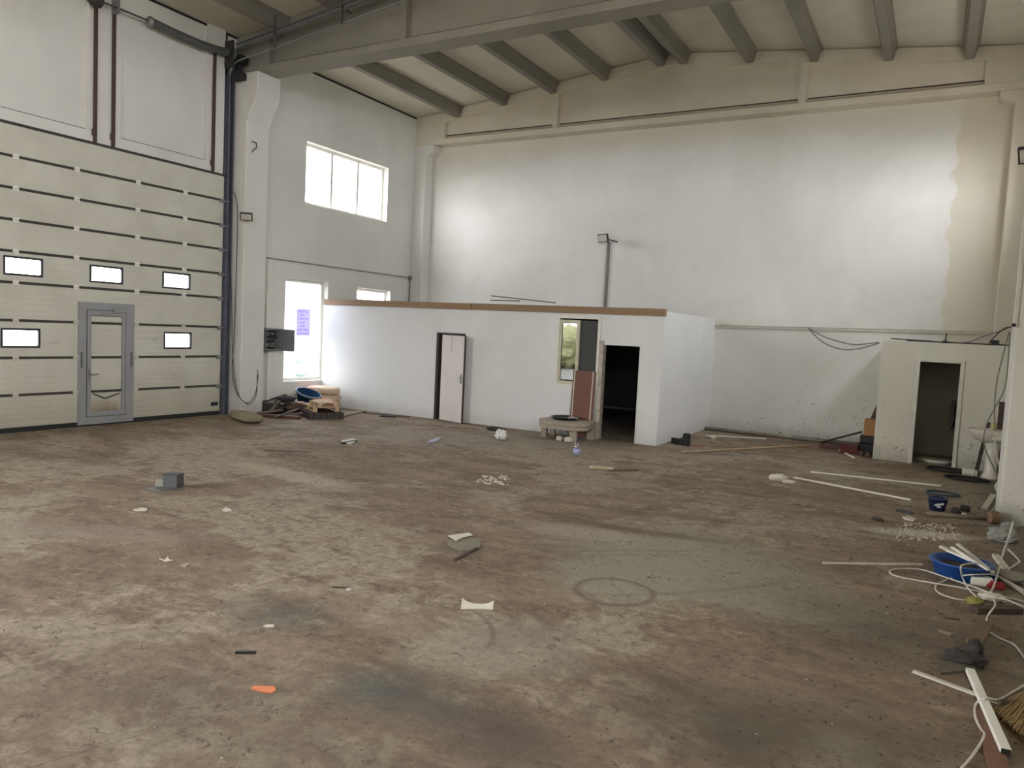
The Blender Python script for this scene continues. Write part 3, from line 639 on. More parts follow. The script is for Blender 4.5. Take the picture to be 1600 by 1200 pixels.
floodlight('floodlight', 'white-faced floodlight on the right pillar at the picture edge', (P0.x+0.09, 10.72, P0.z-0.02), -0.25, 0.65, 0.28, 0.2, (P0.x+0.12, 10.9, P0.z))
obj('conduit', MB().box(5.74, 5.79, YB-0.04, YB, 2.5, 4.36), M_whited, None, 'vertical white conduit below the back wall floodlight', 'conduit')
obj('conduit', MB().box(5.79, 5.86, YB-0.035, YB, 2.5, 4.36), M_gcab, None, 'thin grey conduit beside the white one on the back wall', 'conduit')
m = MB().tube([(0.03, 11.5, 3.40), (0.03, 17.05, 3.40)], 0.014, 8)
obj('conduit', m, M_gcab, None, 'thin grey conduit running level across the left wall', 'conduit', smooth=True)
obj('conduit', MB().tube([(0.05, 17.05, 3.40), (0.05, 17.05, 2.58)], 0.016, 8), M_gcab, None, 'short conduit dropping to the office roof in the left corner', 'conduit', smooth=True)
obj('junction_box', MB().box(0.01, 0.09, 17.0, 17.09, 3.34, 3.44), M_gcab, None, 'tiny grey junction box in the back left corner', 'junction box', bevel=0.008)
obj('conduit', MB().box(0.0, 0.07, 11.88, 11.99, 1.86, 3.36), M_white, None, 'white vertical conduit from the fuse box up the left wall', 'conduit')
obj('conduit', MB().box(0.0, 0.07, 11.94, 12.05, 0.1, 1.33), M_white, None, 'white vertical conduit below the fuse box', 'conduit')
# hook mark on pillar
P0 = atX(396, 228, 0.46)
obj('wire_hook', MB().tube(curve([P0+Vector(v) for v in ((0, -0.05, 0.08), (0.02, 0.05, 0.07), (0.02, 0.06, -0.03), (0.01, 0, -0.08), (0, -0.04, -0.14))], 5), 0.01, 6), M_bcab, None, 'little rusty wire hook high on the gate pillar', 'hook')

# fuse box
fbx = thing('fuse_box', (0.1, 11.9, 1.35), 'open grey metal fuse box with its door swung out', 'fuse box')
x0, x1, y0, y1, z0, z1 = 0.0, 0.24, 11.70, 12.16, 1.35, 1.84
obj('body', MB().wall('x', x1-0.004, x1, y0, y1, z0, z1, [(y0+0.03, y1-0.02, z0+0.03, z1-0.03)]).box(x0, x1, y0, y0+0.01, z0, z1).box(x0, x1, y1-0.01, y1, z0, z1).box(x0, x1, y0, y1, z0, z0+0.01).box(x0, x1, y0, y1, z1-0.01, z1).box(x0, x0+0.01, y0, y1, z0, z1), M_alu, fbx)
obj('back_plate', MB().box(0.04, 0.05, y0+0.02, y1-0.02, z0+0.02, z1-0.02), M_bcab, fbx)
obj('door', MB().box(x1, x1+0.42, y1-0.012, y1+0.004, z0, z1), flat('grey_box_paint', (134, 136, 138), 0.45, 0.1, 0.1), fbx, bevel=0.004)
k = 0
for (yy, zz, wy, hz, mt) in ((11.84, 1.68, .09, .1, M_gal), (11.96, 1.70, .08, .07, M_alu), (11.80, 1.58, .12, .06, M_metal), (11.95, 1.58, .1, .05, M_gal), (11.80, 1.44, .12, .08, M_alu), (11.95, 1.43, .13, .1, M_gal), (12.06, 1.62, .06, .16, M_bcab)):
    obj('breaker', MB().box(0.05, 0.12+0.02*(k % 3), yy, yy+wy, zz, zz+hz), mt, fbx, bevel=0.005); k += 1
for i in range(5):
    yy = 11.78+i*0.07; obj('wire', MB().tube(curve([(0.14, yy, 1.78), (0.18, yy+0.04, 1.66), (0.15, yy-0.03, 1.58), (0.16, yy+0.02, 1.46)], 5), 0.006, 5), M_bcab, fbx)
obj('cable_gland', MB().box(0.0, 0.05, 11.67, 11.70, 1.30, 1.58), M_blk, fbx)
# cables hanging beside gate
def px_chain(pts, Y=None, X=None):
    q = [atY(x, y, Y) if Y is not None else atX(x, y, X) for x, y in pts]
    return [Vector((v.x, v.y, max(v.z, 0.015))) for v in q]
cable('hanging_cable', 'longer dark cable hanging down the gate pillar and looping up', px_chain([(360, 290), (360, 400), (362, 480), (364, 560), (371, 612), (385, 630), (398, 617), (403, 590), (402, 578)], Y=10.8), 0.008, M_bcab, group='cables on the gate pillar')
cable('hanging_cable', 'second dark cable hanging down the gate pillar to the rubbish pile', px_chain([(366, 300), (371, 330), (369, 430), (366, 520), (363, 580), (370, 614), (388, 632), (400, 618), (402, 585)], Y=10.84), 0.008, M_bcab, group='cables on the gate pillar')

# purple notice on window_2
sg = thing('notice', (-0.19, 13.1, 1.75), 'small purple paper notice stuck on the tall window', 'notice')
ny0, ny1, nz0, nz1 = 12.86, 13.24, 1.72, 2.42
s_ = N('translucent_purple_paper'); tb = s_.n.new('ShaderNodeBsdfTranslucent'); tb.inputs[0].default_value = lin((178, 172, 228)); db = s_.n.new('ShaderNodeBsdfDiffuse'); db.inputs[0].default_value = lin((178, 172, 228))
mxs = s_.n.new('ShaderNodeMixShader'); s_.link(s_.rng(s_.noise(5), 0, 1, 0.80, 0.95), mxs.inputs[0]); s_.link(tb.outputs[0], mxs.inputs[2]); s_.link(db.outputs[0], mxs.inputs[1]); s_.link(mxs.outputs[0], s_.n['Material Output'].inputs[0])
P1, P2 = atX(464, 482, -0.185), atX(484, 525, -0.185); ny0, ny1, nz0, nz1 = P1.y, P2.y, P2.z, P1.z
obj('sheet', MB().box(-0.187, -0.185, ny0, ny1, nz0, nz1), s_.m, sg)
hz = (nz1-nz0)
words = [(5, .0, .8), (3, .25, .35), (6, .05, .85), (4, .2, .5), (4, .25, .4), (7, .03, .9), (8, .02, .95)]
m = MB()
for i, (n, a, wq) in enumerate(words):
    z = nz1-hz*(0.10+0.135*i)
    for j in range(n):
        y = ny0+(ny1-ny0)*(a+wq*j/n); u = (ny1-ny0)*wq/n*0.62; h = hz*0.055
        m.box(-0.184, -0.183, y, y+u*0.25, z-h/2, z+h/2)
        m.box(-0.184, -0.183, y, y+u, z+(h/2 if j % 2 else -h/2)-0.006, z+(h/2 if j % 2 else -h/2)+0.006)
        if j % 3: m.box(-0.184, -0.183, y+u*0.75, y+u, z-h/2, z+h/2)
obj('lettering', m, flat('purple_ink', (110, 96, 176), 0.8), sg)

# outside things seen washed-out through the window
hg = thing('hedge', (-10, -17, -0.22), 'leafy yard hedge mirrored in the glazed sash of the office window', 'hedge')
m = MB(); m2 = MB()
for i in range(11):
    xx = -17+i*1.5; yy = -17-1.2*math.sin(i*2.1); m2.tube([(xx, yy, -0.22), (xx, yy, 1.6)], 0.12, 8)
    for k in range(9): m.lump((xx+R.uniform(-.9, .9), yy+R.uniform(-1, 1), 1.0+R.uniform(-.9, 0.9)), (1.7, 1.7, 1.5), i*9+k, 0.35, 1, nu=12, nv=8, flatb=False)
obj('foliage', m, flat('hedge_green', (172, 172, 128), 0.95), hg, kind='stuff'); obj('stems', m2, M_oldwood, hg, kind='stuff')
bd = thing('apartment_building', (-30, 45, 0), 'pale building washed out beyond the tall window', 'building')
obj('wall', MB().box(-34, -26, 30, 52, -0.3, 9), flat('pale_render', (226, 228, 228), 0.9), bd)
M_pw = flat('facade_window', (118, 138, 150), 0.5)
for a, b in (((484, 457), (493, 480)), ((497, 457), (499, 481))):
    p, q = atX(*a, -25.95), atX(*b, -25.95); obj('window', MB().box(-26, -25.95, p.y, q.y, q.z, p.z), M_pw, bd)
sb = thing('shrub', (-4.6, 17.2, -0.22), 'pale shrub standing in the yard beyond the tall window', 'shrub')
PS = atX(474, 575, -5)
m = MB()
for i in range(26):
    a = R.random()*2*PI; q = Vector((math.cos(a)*R.random()*0.35, math.sin(a)*R.random()*0.35, R.random()*0.95)); m.lump(PS+Vector((0, 0, -0.5))+q, (0.28, 0.28, 0.28), i, 0.3, 1, nu=8, nv=6, flatb=False)
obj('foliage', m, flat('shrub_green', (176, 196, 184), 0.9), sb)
obj('stem', MB().tube([(PS.x, PS.y, -0.22), (PS.x, PS.y, PS.z)], 0.04, 6), M_oldwood, sb)

# ================================================================== PILE IN THE LEFT CORNER
def sack(name, label, c, size, rot, seed, mat, group=None, amp=0.07, e=0.55):
    return obj(name, MB().lump(c, size, seed, amp, e, Matrix.Rotation(rot, 3, 'Z'), 36, 20), mat, None, label, 'sack', group, smooth=True)
bs = []
s_ = N('pink_printed_sack'); n = s_.noise(1.2, 3); x, y, z = s_.xyz()
pk = s_.math('MULTIPLY', s_.rng(y, 13.2, 13.35, 1, 0), s_.rng(x, 0.15, 0.6, 1, 0))
M_pink = s_.finish(s_.mix(s_.rng(s_.math('ADD', x, s_.math('MULTIPLY', n, 0.3)), 0.35, 0.75, 0.85, 0), lin((206, 184, 158)), lin((214, 146, 134))), 0.9, 0, s_.noise(8), 0.2, 0.01)
sack('cement_bag', 'top cement bag of the stack, pink printed at one end', (0.47, 13.30, 0.425), (0.80, 0.52, 0.20), 0.05, 1, M_pink, 'cement bags stacked under the tall window')
sack('cement_bag', 'middle plain beige cement bag of the stack', (0.50, 13.30, 0.255), (0.80, 0.52, 0.19), -0.04, 2, M_sack, 'cement bags stacked under the tall window')
sack('cement_bag', 'bottom beige cement bag of the stack, on the floor', (0.50, 13.28, 0.09), (0.84, 0.54, 0.21), 0.02, 3, M_sack, 'cement bags stacked under the tall window')
p = fl(376, 658)
sack('dusty_sack', 'dusty grey-beige sack slumped at the foot of the gate pillar', (p.x, p.y+0.12, 0.085), (1.15, 0.42, 0.19), -0.35, 9, M_dsack, amp=0.14, e=0.75)
# basin (tilted)
def basin(name, label, c, r0, r1, h, mat, M=None, rim=None, sx=1, sy=1, thick=0.012):
    t = thing(name, c, label, 'basin')
    obj('bowl', MB().lathe(c, [(0.0, 0.0), (r0, 0.0), (r0+0.01, 0.005), (r1, h-0.02), (r1+0.02, h-0.012), (r1+0.02, h), (r1-thick, h), (r0-0.005, 0.02), (0, 0.02)], 36, M, sx, sy), mat, t, smooth=True)
    return t
Mt = Matrix.Rotation(0.34, 3, 'Y')
p = fl(455, 640)
bz = basin('wash_basin', 'large navy plastic basin tipped on the rubbish pile', (0.66, 12.55, 0.18), 0.17, 0.27, 0.26, M_navy, Mt)
obj('rim', MB().lathe((0.66, 12.55, 0.18), [(0.272, 0.225), (0.293, 0.225), (0.293, 0.265), (0.272, 0.265), (0.272, 0.225)], 36, Mt), flat('pale_rim', (96, 110, 128), 0.5), bz, 'paler rolled rim', smooth=True)
# pallets
def pallet(name, label, c, L_, W_, rot, z, mat, nsl=5, group='small pallets by the office corner', tilt=0.0):
    t = thing(name, (c[0], c[1], z), label, 'pallet', group)
    M = Matrix.Translation((c[0], c[1], z)) @ Matrix.Rotation(rot, 4, 'Z') @ Matrix.Rotation(tilt, 4, 'X')
    for k in range(2): obj('base_slat', MB().box(-L_/2, L_/2, -W_/2+k*(W_-0.08), -W_/2+0.08+k*(W_-0.08), 0, 0.015, M), mat, t)
    for i in range(3):
        for k in range(2):
            x = -L_/2+i*(L_-0.09)/2; y = -W_/2+k*(W_-0.08); obj('block', MB().box(x, x+0.09, y, y+0.08, 0.015, 0.085, M), mat, t)
    for i in range(nsl):
        x = -L_/2+i*(L_-0.1)/(nsl-1); obj('slat', MB().box(x, x+0.1, -W_/2, W_/2, 0.085, 0.103, M), mat, t)
    return t
M_pal = wood('fresh_pallet_wood', (206, 176, 140), (8, 8, 20), 0.3)
M_pal2 = wood('pinkish_pallet_wood', (196, 150, 116), (8, 8, 20), 0.3)
cr = thing('dark_crate', (1.8, 12.2, 0), 'flat dark moulded crate carrying the small pallets', 'crate')
Mc = Matrix.Translation((1.55, 12.1, 0)) @ Matrix.Rotation(-0.55, 4, 'Z')
obj('tray', MB().box(-0.55, 0.55, -0.36, 0.36, 0.0, 0.03, Mc).box(-0.55, 0.55, -0.36, -0.33, 0.03, 0.14, Mc).box(-0.55, 0.55, 0.33, 0.36, 0.03, 0.14, Mc).box(-0.55, -0.52, -0.33, 0.33, 0.03, 0.14, Mc).box(0.52, 0.55, -0.33, 0.33, 0.03, 0.14, Mc), flat('muddy_dark_plastic', (78, 70, 62), 0.9, 0, 0.4), cr)
for i in range(9): obj('rib', MB().box(-0.52+i*0.125, -0.49+i*0.125, -0.38, -0.36, 0.01, 0.13, Mc), M_cloth, cr)
for i in range(5): obj('rib', MB().box(0.55, 0.57, -0.3+i*0.14, -0.27+i*0.14, 0.01, 0.13, Mc), M_cloth, cr)
pallet('wooden_pallet', 'lower pale wooden pallet lying across the dark crate', (1.50, 12.12), 0.95, 0.55, -0.5, 0.141, M_pal)
pallet('wooden_pallet', 'upper front pale wooden pallet at the right of the stack', (1.72, 12.0), 0.55, 0.42, -0.45, 0.246, M_pal, 4)
pallet('wooden_pallet', 'pinkish wooden pallet set behind the pale ones near the basin', (1.16, 12.58), 0.6, 0.4, -0.35, 0.21, M_pal2, 4)
obj('wood_offcut', MB().box(0.92, 1.38, 12.5, 12.8, 0.0, 0.205), M_oldwood, None, 'rough wood block propping the pinkish pallet', 'wood')
# debris heap: planks, hose coil, rags
def hb(label, p, q, w_, h_, mat, z=0.0, zq=None, name='plank', cat='plank', group='planks in the left rubbish pile', cyl=False):
    A, B = fl(*p), fl(*q); A.z = z; B.z = z if zq is None else zq
    mm = MB().bar(A, B, w_, h_) if not cyl else MB().tube([A+Vector((0, 0, h_/2)), B+Vector((0, 0, h_/2))], h_/2, 10)
    return obj(name, mm, mat, None, label, cat, group)
hb('dark reddish plank at the front of the rubbish pile', (394, 650), (468, 655), 0.12, 0.06, M_redwood)
hb('dark board lying behind the front reddish plank', (402, 644), (470, 645), 0.2, 0.09, M_dkwood, 0.0)
hb('long dark green board under the basin', (432, 641), (478, 643), 0.16, 0.09, flat('dark_green_board', (72, 70, 56), 0.8), 0.10)
hb('short greenish board tilted up against the pile', (421, 650), (436, 646), 0.07, 0.03, flat('greenish_board', (92, 86, 64), 0.8), 0.06, 0.26)
hb('white plank under the basin front', (440, 646), (466, 640), 0.08, 0.03, M_wood, 0.20)
hb('slim bare lath pointing from the crate to the office wall', (535, 652), (572, 643), 0.03, 0.02, M_oldwood, group=None)
hb('small dark board lying flat in front of the office wall', (594, 651), (620, 652), 0.16, 0.03, M_blk, group=None)
hb('thin dark strip along the foot of the office front', (566, 645), (640, 652), 0.04, 0.02, M_dkwood, group=None)
for i in range(3):
    rr = 0.24-0.02*i; cc = Vector((0.55+0.03*i, 12.0, 0.13+0.09*i))
    t = obj('tyre', MB().lathe(cc, [(rr*0.62, -0.045), (rr*0.95, -0.045), (rr, -0.02), (rr, 0.02), (rr*0.95, 0.045), (rr*0.62, 0.045), (rr*0.58, 0.0), (rr*0.62, -0.045)], 26), M_rub, None,
            ('bottom', 'middle', 'top')[i]+' small black tyre of the stack in the rubbish pile', 'tyre', 'small tyres in the rubbish pile', smooth=True)
obj('rag_heap', MB().lump((0.92, 12.0, 0.12), (0.5, 0.4, 0.24), 21, 0.35, 0.9, fr=3), flat('brown_rag', (92, 72, 58), 0.95, 0, 0.4), None, 'crumpled brown rag heap between tyres and basin', 'rags', smooth=True)
obj('rag_heap', MB().lump((0.42, 11.7, 0.1), (0.8, 0.4, 0.2), 22, 0.35, 0.9, fr=3), M_cloth, None, 'dark flat rag heap at the pillar foot', 'rags', smooth=True)
obj('cardboard_piece', MB().prism([(0.74, 12.05), (1.06, 11.98), (0.92, 12.25)], 'z', 0.245, 0.26), flat('pinkish_card', (214, 192, 178), 0.9), None, 'pale triangular cardboard piece on the rag heap', 'cardboard')
obj('paper_bag', MB().lump((0.22, 12.92, 0.26), (0.36, 0.3, 0.24), 25, 0.3, 0.8, fr=3), flat('crumpled_white_sack', (190, 182, 164), 0.9), None, 'crumpled whitish bag behind the navy basin', 'bag', smooth=True)
obj('heap_boards', MB().box(0.15, 0.95, 12.5, 12.9, 0, 0.16), M_dkwood, None, 'dark boards under the navy basin', 'boards')

for i, (p, q, z1, z2, w_, mt, lb) in enumerate((((396, 652), (440, 649), 0.06, 0.10, 0.07, M_oldwood, 'weathered brown batten on top of the front plank'),
        ((430, 655), (466, 649), 0.02, 0.12, 0.05, M_dkwood, 'dark batten propped against the basin side of the pile'),
        ((404, 642), (446, 638), 0.16, 0.30, 0.06, M_redwood, 'reddish batten slanting up behind the tyres'),
        ((446, 652), (478, 650), 0.04, 0.05, 0.10, flat('mauve_board', (120, 102, 98), 0.8), 'dull mauve board lying left of the dark crate'))):
    A, B = fl(*p), fl(*q); A.z, B.z = z1, z2
    obj('plank', MB().bar(A, B, w_, 0.03), mt, None, lb, 'plank', 'planks in the left rubbish pile')
# ================================================================== FLOOR LITTER, MIDDLE
def scrap(name, label, pix, mat, th=0.006, cat='scrap', group=None, curl=0.0, z=0.001):
    P = [fl(*q) for q in pix]; c = sum(P, Vector())/len(P); n = len(P)
    vs = [Vector((q.x, q.y, z+curl*((q-c).length/0.25)**2)) for q in P]+[Vector((q.x, q.y, z+th+curl*((q-c).length/0.25)**2)) for q in P]
    fs = [tuple(reversed(range(n))), tuple(range(n, 2*n))]+[(i, (i+1) % n, (i+1) % n+n, i+n) for i in range(n)]
    return obj(name, MB().add(vs, fs), mat, None, label, cat, group)
pb = thing('metal_socket_box', (5.3, 5.7, 0), 'grey metal box welded on a flat plate lying on the floor', 'metal box')
P = [fl(229, 764), fl(249, 768), fl(285, 765), fl(262, 756)]
obj('plate', MB().prism([(q.x, q.y) for q in P], 'z', 0.0, 0.015), M_metal, pb)
c = fl(262, 763); Mx = Matrix.Translation((c.x, c.y, 0.015)) @ Matrix.Rotation(0.35, 4, 'Z')
obj('box', MB().box(-0.06, 0.12, -0.005, 0.0, 0, 0.15, Mx).box(-0.06, 0.12, 0.13, 0.135, 0, 0.15, Mx).box(-0.06, -0.055, 0, 0.13, 0, 0.15, Mx).box(0.115, 0.12, 0, 0.13, 0, 0.15, Mx).box(-0.06, 0.12, 0, 0.13, 0, 0.005, Mx), flat('dark_grey_metal', (84, 86, 86), 0.6, 0.3), pb)
obj('lid', MB().box(-0.065, 0.125, -0.01, 0.14, 0.15, 0.156, Mx), M_blk, pb)
obj('side_tab', MB().box(-0.16, -0.062, 0.0, 0.12, 0.0, 0.08, Mx), flat('pale_metal', (140, 140, 126), 0.6, 0.2), pb)
scrap('paper_scrap', 'small flat white paper scrap left of the floor centre near the metal box', [(208, 797), (222, 794), (231, 795), (228, 799), (212, 799)], M_paper)
scrap('paper_scrap', 'crumpled pale paper scrap right of the metal box', [(347, 798), (352, 794), (360, 796), (362, 799), (353, 800)], M_paper, curl=0.01)
scrap('paper_scrap', 'pale star-shaped paper scrap in the left foreground', [(248, 873), (257, 876), (262, 870), (264, 875), (270, 876), (258, 878)], M_paper)
scrap('paper_scrap', 'faint dusty paper scrap beside the star-shaped one', [(281, 884), (292, 880), (297, 881), (290, 887)], flat('dusty_paper', (160, 150, 134), 0.9))
scrap('curled_strip', 'white bent plastic sheet scrap in the floor centre', [(700, 840), (733, 836), (738, 839), (725, 841), (717, 845), (713, 849)], M_paper, 0.008, curl=0.02, z=0.01)
# dark hollow flake under it
scrap('flat_flake', 'greenish concrete flake lying beneath the bent white sheet', [(698, 842), (713, 848), (735, 842), (752, 846), (748, 860), (722, 862), (700, 852)], flat('greenish_flake', (126, 122, 104), 0.9), 0.01)
hb('dark splinter leaning at the edge of the concrete flake', (710, 877), (746, 863), 0.03, 0.02, M_dkwood, 0, 0.03, 'wood_splinter', 'splinter', None)
# curved white strip standing
A, B = fl(720, 952), fl(770, 953); d = (B-A); n = 14; vs = []; fs = []
for i in range(n+1):
    t = i/n; q = A+d*t+Vector((0, 0.02*math.sin(t*PI), 0)); h = 0.028+0.05*abs(2*t-1)**2.6*(1 if t < 0.5 else 0.7)
    for y_, z_ in ((0, 0.0), (0.02, h), (0.028, h), (0.012, 0.0)): vs.append(q+Vector((-0.4*y_, y_, z_)))
for i in range(n):
    for j in range(4): fs.append((i*4+j, i*4+(j+1) % 4, i*4+4+(j+1) % 4, i*4+4+j))
fs += [(0, 3, 2, 1), (n*4, n*4+1, n*4+2, n*4+3)]
obj('arched_strip', MB().add(vs, fs), M_paper, None, 'white boat-shaped plastic strip with raised ends on the floor', 'strip')
scrap('white_chip', 'small bright white pointed chip on the floor', [(411, 979), (418, 977), (428, 977), (428, 980), (419, 981)], M_paper, 0.006)
hb('short black stick in the left foreground', (368, 1021), (400, 1021), 0.02, 0.015, M_blk, 0, None, 'stick', 'stick', None)
oc = scrap('orange_card', 'crumpled orange card scrap in the foreground', [(391, 1077), (397, 1073), (429, 1074), (431, 1080), (424, 1084), (409, 1082)], M_orange, 0.006, curl=0.005)
hb('thin dark twig with a white tip left of the arched strip', (519, 918), (546, 920), 0.01, 0.01, M_dkwood, 0, None, 'twig', 'twig', None)
scrap('white_chip', 'little white chip at the end of the thin twig', [(540, 921), (544, 919), (549, 922), (543, 924)], M_paper)
hb('long thin dark rod on the floor before the pallets', (412, 704), (486, 707), 0.012, 0.012, M_dkwood, 0, None, 'rod', 'rod', None)
scrap('card_scrap', 'tattered white card scrap in the mid distance', [(533, 690), (552, 687), (558, 689), (552, 693), (548, 696), (540, 693)], M_paper, 0.02, curl=0.004)
hb('dark splinter behind the tattered white card', (534, 694), (556, 690), 0.05, 0.03, M_blk, 0, None, 'splinter', 'splinter', None)
scrap('plastic_film', 'crumpled bluish clear film scrap on the far floor', [(667, 693), (672, 689), (684, 685), (690, 686), (680, 691)], flat('bluish_film', (176, 174, 190), 0.4), 0.02)
obj('white_bag', MB().lump(fl(778, 688)+Vector((0, 0.1, 0.09)), (0.22, 0.17, 0.2), 33, 0.55, 1.0, fr=3.4), flat('white_plastic_bag', (222, 220, 214), 0.5, 0, 0.08), None, 'knotted white plastic bag in front of the office wall', 'bag', smooth=True)
obj('black_lump', MB().lump(fl(772, 674)+Vector((0, 0.05, 0.04)), (0.42, 0.12, 0.09), 34, 0.3, 0.9), M_cloth, None, 'flat black rag behind the white plastic bag', 'rag', smooth=True)
# bottle
c = fl(901, 713)
bt = thing('water_bottle', c, 'clear plastic bottle with a blue label in front of the bench', 'bottle')
obj('body', MB().lathe(c, [(0, 0.0), (0.05, 0.0), (0.055, 0.01), (0.055, 0.15), (0.05, 0.2), (0.02, 0.25), (0.015, 0.27)], 18), M_clear, bt, smooth=True)
obj('label_band', MB().lathe(c, [(0.056, 0.04), (0.057, 0.04), (0.057, 0.13), (0.056, 0.13), (0.056, 0.04)], 18), flat('pale_blue_label', (170, 178, 214), 0.5), bt, smooth=True)
obj('cap', MB().lathe(c, [(0, 0.27), (0.018, 0.27), (0.018, 0.29), (0, 0.29)], 14), M_blue, bt, smooth=True)
# broken strip of plaster (corn-like)
A, B = fl(922, 732), fl(958, 735); m = MB()
for i in range(9):
    q = A.lerp(B, (i+0.5)/9); m.lump(q+Vector((0, 0, 0.025)), (0.07, 0.12, 0.055), i+50, 0.3, 0.8, nu=10, nv=7)
obj('mortar_clod', m, flat('pale_mortar', (184, 172, 146), 0.95, 0, 0.3, 20), None, 'crumbly row of pale mortar on the mid floor', 'mortar')
hb('flat dark splinter right of the crumbly mortar row', (960, 736), (996, 735), 0.05, 0.02, M_oldwood, 0, None, 'splinter', 'splinter', None)
# boots
def boot(name, label, c, yaw, fallen=False):
    M = Matrix.Translation(c) @ Matrix.Rotation(yaw, 4, 'Z')
    if fallen: M = Matrix.Translation(c+Vector((0, 0, 0.06))) @ Matrix.Rotation(yaw, 4, 'Z') @ Matrix.Rotation(PI/2, 4, 'X')
    t = thing(name, c, label, 'boot', 'pair of black work boots')
    prof = [(-0.10, 0.02), (0.17, 0.02), (0.20, 0.05), (0.17, 0.09), (0.08, 0.12), (0.04, 0.15), (0.03, 0.24), (-0.09, 0.24), (-0.10, 0.12)]
    m = MB().prism(prof, 'y', -0.05, 0.05); m.v = [M @ v for v in m.v]
    obj('upper', m, M_rub, t, bevel=0.02)
    m = MB().prism([(-0.11, 0), (0.2, 0), (0.21, 0.025), (-0.11, 0.025)], 'y', -0.055, 0.055); m.v = [M @ v for v in m.v]
    obj('sole', m, M_blk, t, bevel=0.005)
boot('work_boot', 'black work boot standing upright beside the office corner', fl(1070, 696), 2.9)
boot('work_boot', 'black work boot lying on its side beside the office corner', fl(1058, 696)+Vector((-0.02, 0.12, 0)), 2.6, True)
obj('red_dust', MB().lump(fl(1086, 697)+Vector((0, 0, 0.005)), (0.4, 0.25, 0.02), 61, 0.3, 1, nu=14, nv=6), flat('red_brick_dust', (168, 92, 76), 0.95), None, 'small smear of red brick dust beside the boots', 'dust', kind='stuff')
obj('crumpled_bag', MB().lump(fl(1215, 752)+Vector((0, 0.05, 0.045)), (0.26, 0.2, 0.11), 41, 0.4, 0.9, fr=3.5).lump(fl(1233, 755)+Vector((0, 0.02, 0.02)), (0.2, 0.1, 0.05), 42, 0.4, 0.9, fr=3), M_paper, None, 'crumpled white plastic bag on the right mid floor', 'bag', smooth=True)
scrap('white_chip', 'white scrap at the foot of the back wall', [(1108, 684), (1114, 681), (1120, 684), (1113, 687)], M_paper, 0.03)

# long strips
hb('long bamboo pole lying across the floor past the boots', (1065, 708), (1266, 697), 0.03, 0.035, M_wood, 0, None, 'pole', 'pole', None, True)
P1, P2 = Vector((11.1, 17.0, 0.02)), Vector((11.95, 17.05, 0.42))
obj('pole', MB().tube([fl(1285, 692)+Vector((0, 0, 0.02)), atY(1346, 675, 16.2)], 0.022, 8), M_dkwood, None, 'dark pole propped on the cardboard box by the washroom', 'pole')
hb('white strip lying far back near the office corner', (1102, 681), (1197, 686), 0.035, 0.02, M_white, 0, None, 'plastic_strip', 'strip', 'white strips on the right floor')
hb('farther long white strip in front of the washroom', (1266, 738), (1470, 760), 0.03, 0.02, M_white, 0, None, 'plastic_strip', 'strip', 'white strips on the right floor')
hb('nearer slanted white strip beside the crumpled bag', (1241, 747), (1423, 782), 0.035, 0.02, M_white, 0, None, 'plastic_strip', 'strip', 'white strips on the right floor')
hb('white strip pointing left from the blue basin', (1286, 881), (1441, 883), 0.025, 0.015, M_whited, 0, None, 'plastic_strip', 'strip', 'white strips on the right floor')
hb('small white strip left of the washroom wall foot', (1303, 699), (1334, 716), 0.04, 0.02, M_white, 0, None, 'plastic_strip', 'strip', 'white strips on the right floor')
hb('tiny white strip crossing the one by the washroom', (1311, 703), (1330, 707), 0.03, 0.02, M_whited, 0.021, None, 'plastic_strip', 'strip', 'white strips on the right floor')

# things left of washroom
bx = thing('cardboard_box', (12.0, 16.1, 0.4), 'open brown cardboard box on top of the junk left of the washroom', 'box')
p0 = atY(1349, 680, 16.0); bw = 0.22
obj('carton', MB().box(p0.x, p0.x+bw, 16.0, 16.25, p0.z, p0.z+0.32), M_card, bx, bevel=0.004)
obj('flap', MB().bar((p0.x+0.03, 15.99, p0.z+0.32), (p0.x+bw, 15.99, p0.z+0.32), 0.05, 0.01), M_oldwood, bx)
obj('leaning_board', MB().prism([(11.93, 0.0), (12.2, 0.0), (12.2, 0.98), (12.17, 1.0), (12.05, 0.62)], 'y', 16.28, 16.31), M_redwood, None, 'reddish triangular board leaning on the washroom side wall', 'board')
obj('plastic_crate', MB().box(11.93, 12.19, 15.98, 16.26, 0.2, p0.z-0.002).box(11.90, 12.19, 15.95, 16.26, 0.0, 0.2), M_blk, None, 'black plastic tub under the cardboard box', 'tub', bevel=0.02)
obj('red_box', MB().box(11.62, 11.93, 15.72, 15.94, 0.0, 0.17), flat('dark_red_box', (96, 44, 40), 0.8), None, 'dark red box on the floor left of the washroom', 'box', bevel=0.006)
obj('brick', MB().box(11.2, 11.6, 16.1, 16.25, 0.0, 0.09), M_redwood, None, 'low reddish brick plank by the back wall trunking', 'brick')
for i, (x, y) in enumerate(((12.0, 15.62), (12.12, 15.58))):
    obj('tin', MB().lathe((x, y, 0), [(0, 0), (0.05, 0), (0.05, 0.1), (0, 0.1)], 16), flat('brown_tin', (92, 70, 62), 0.6, 0.2), None, ('left', 'right')[i]+' small brown tin at the washroom wall corner', 'tin', 'tins by the washroom', smooth=False)

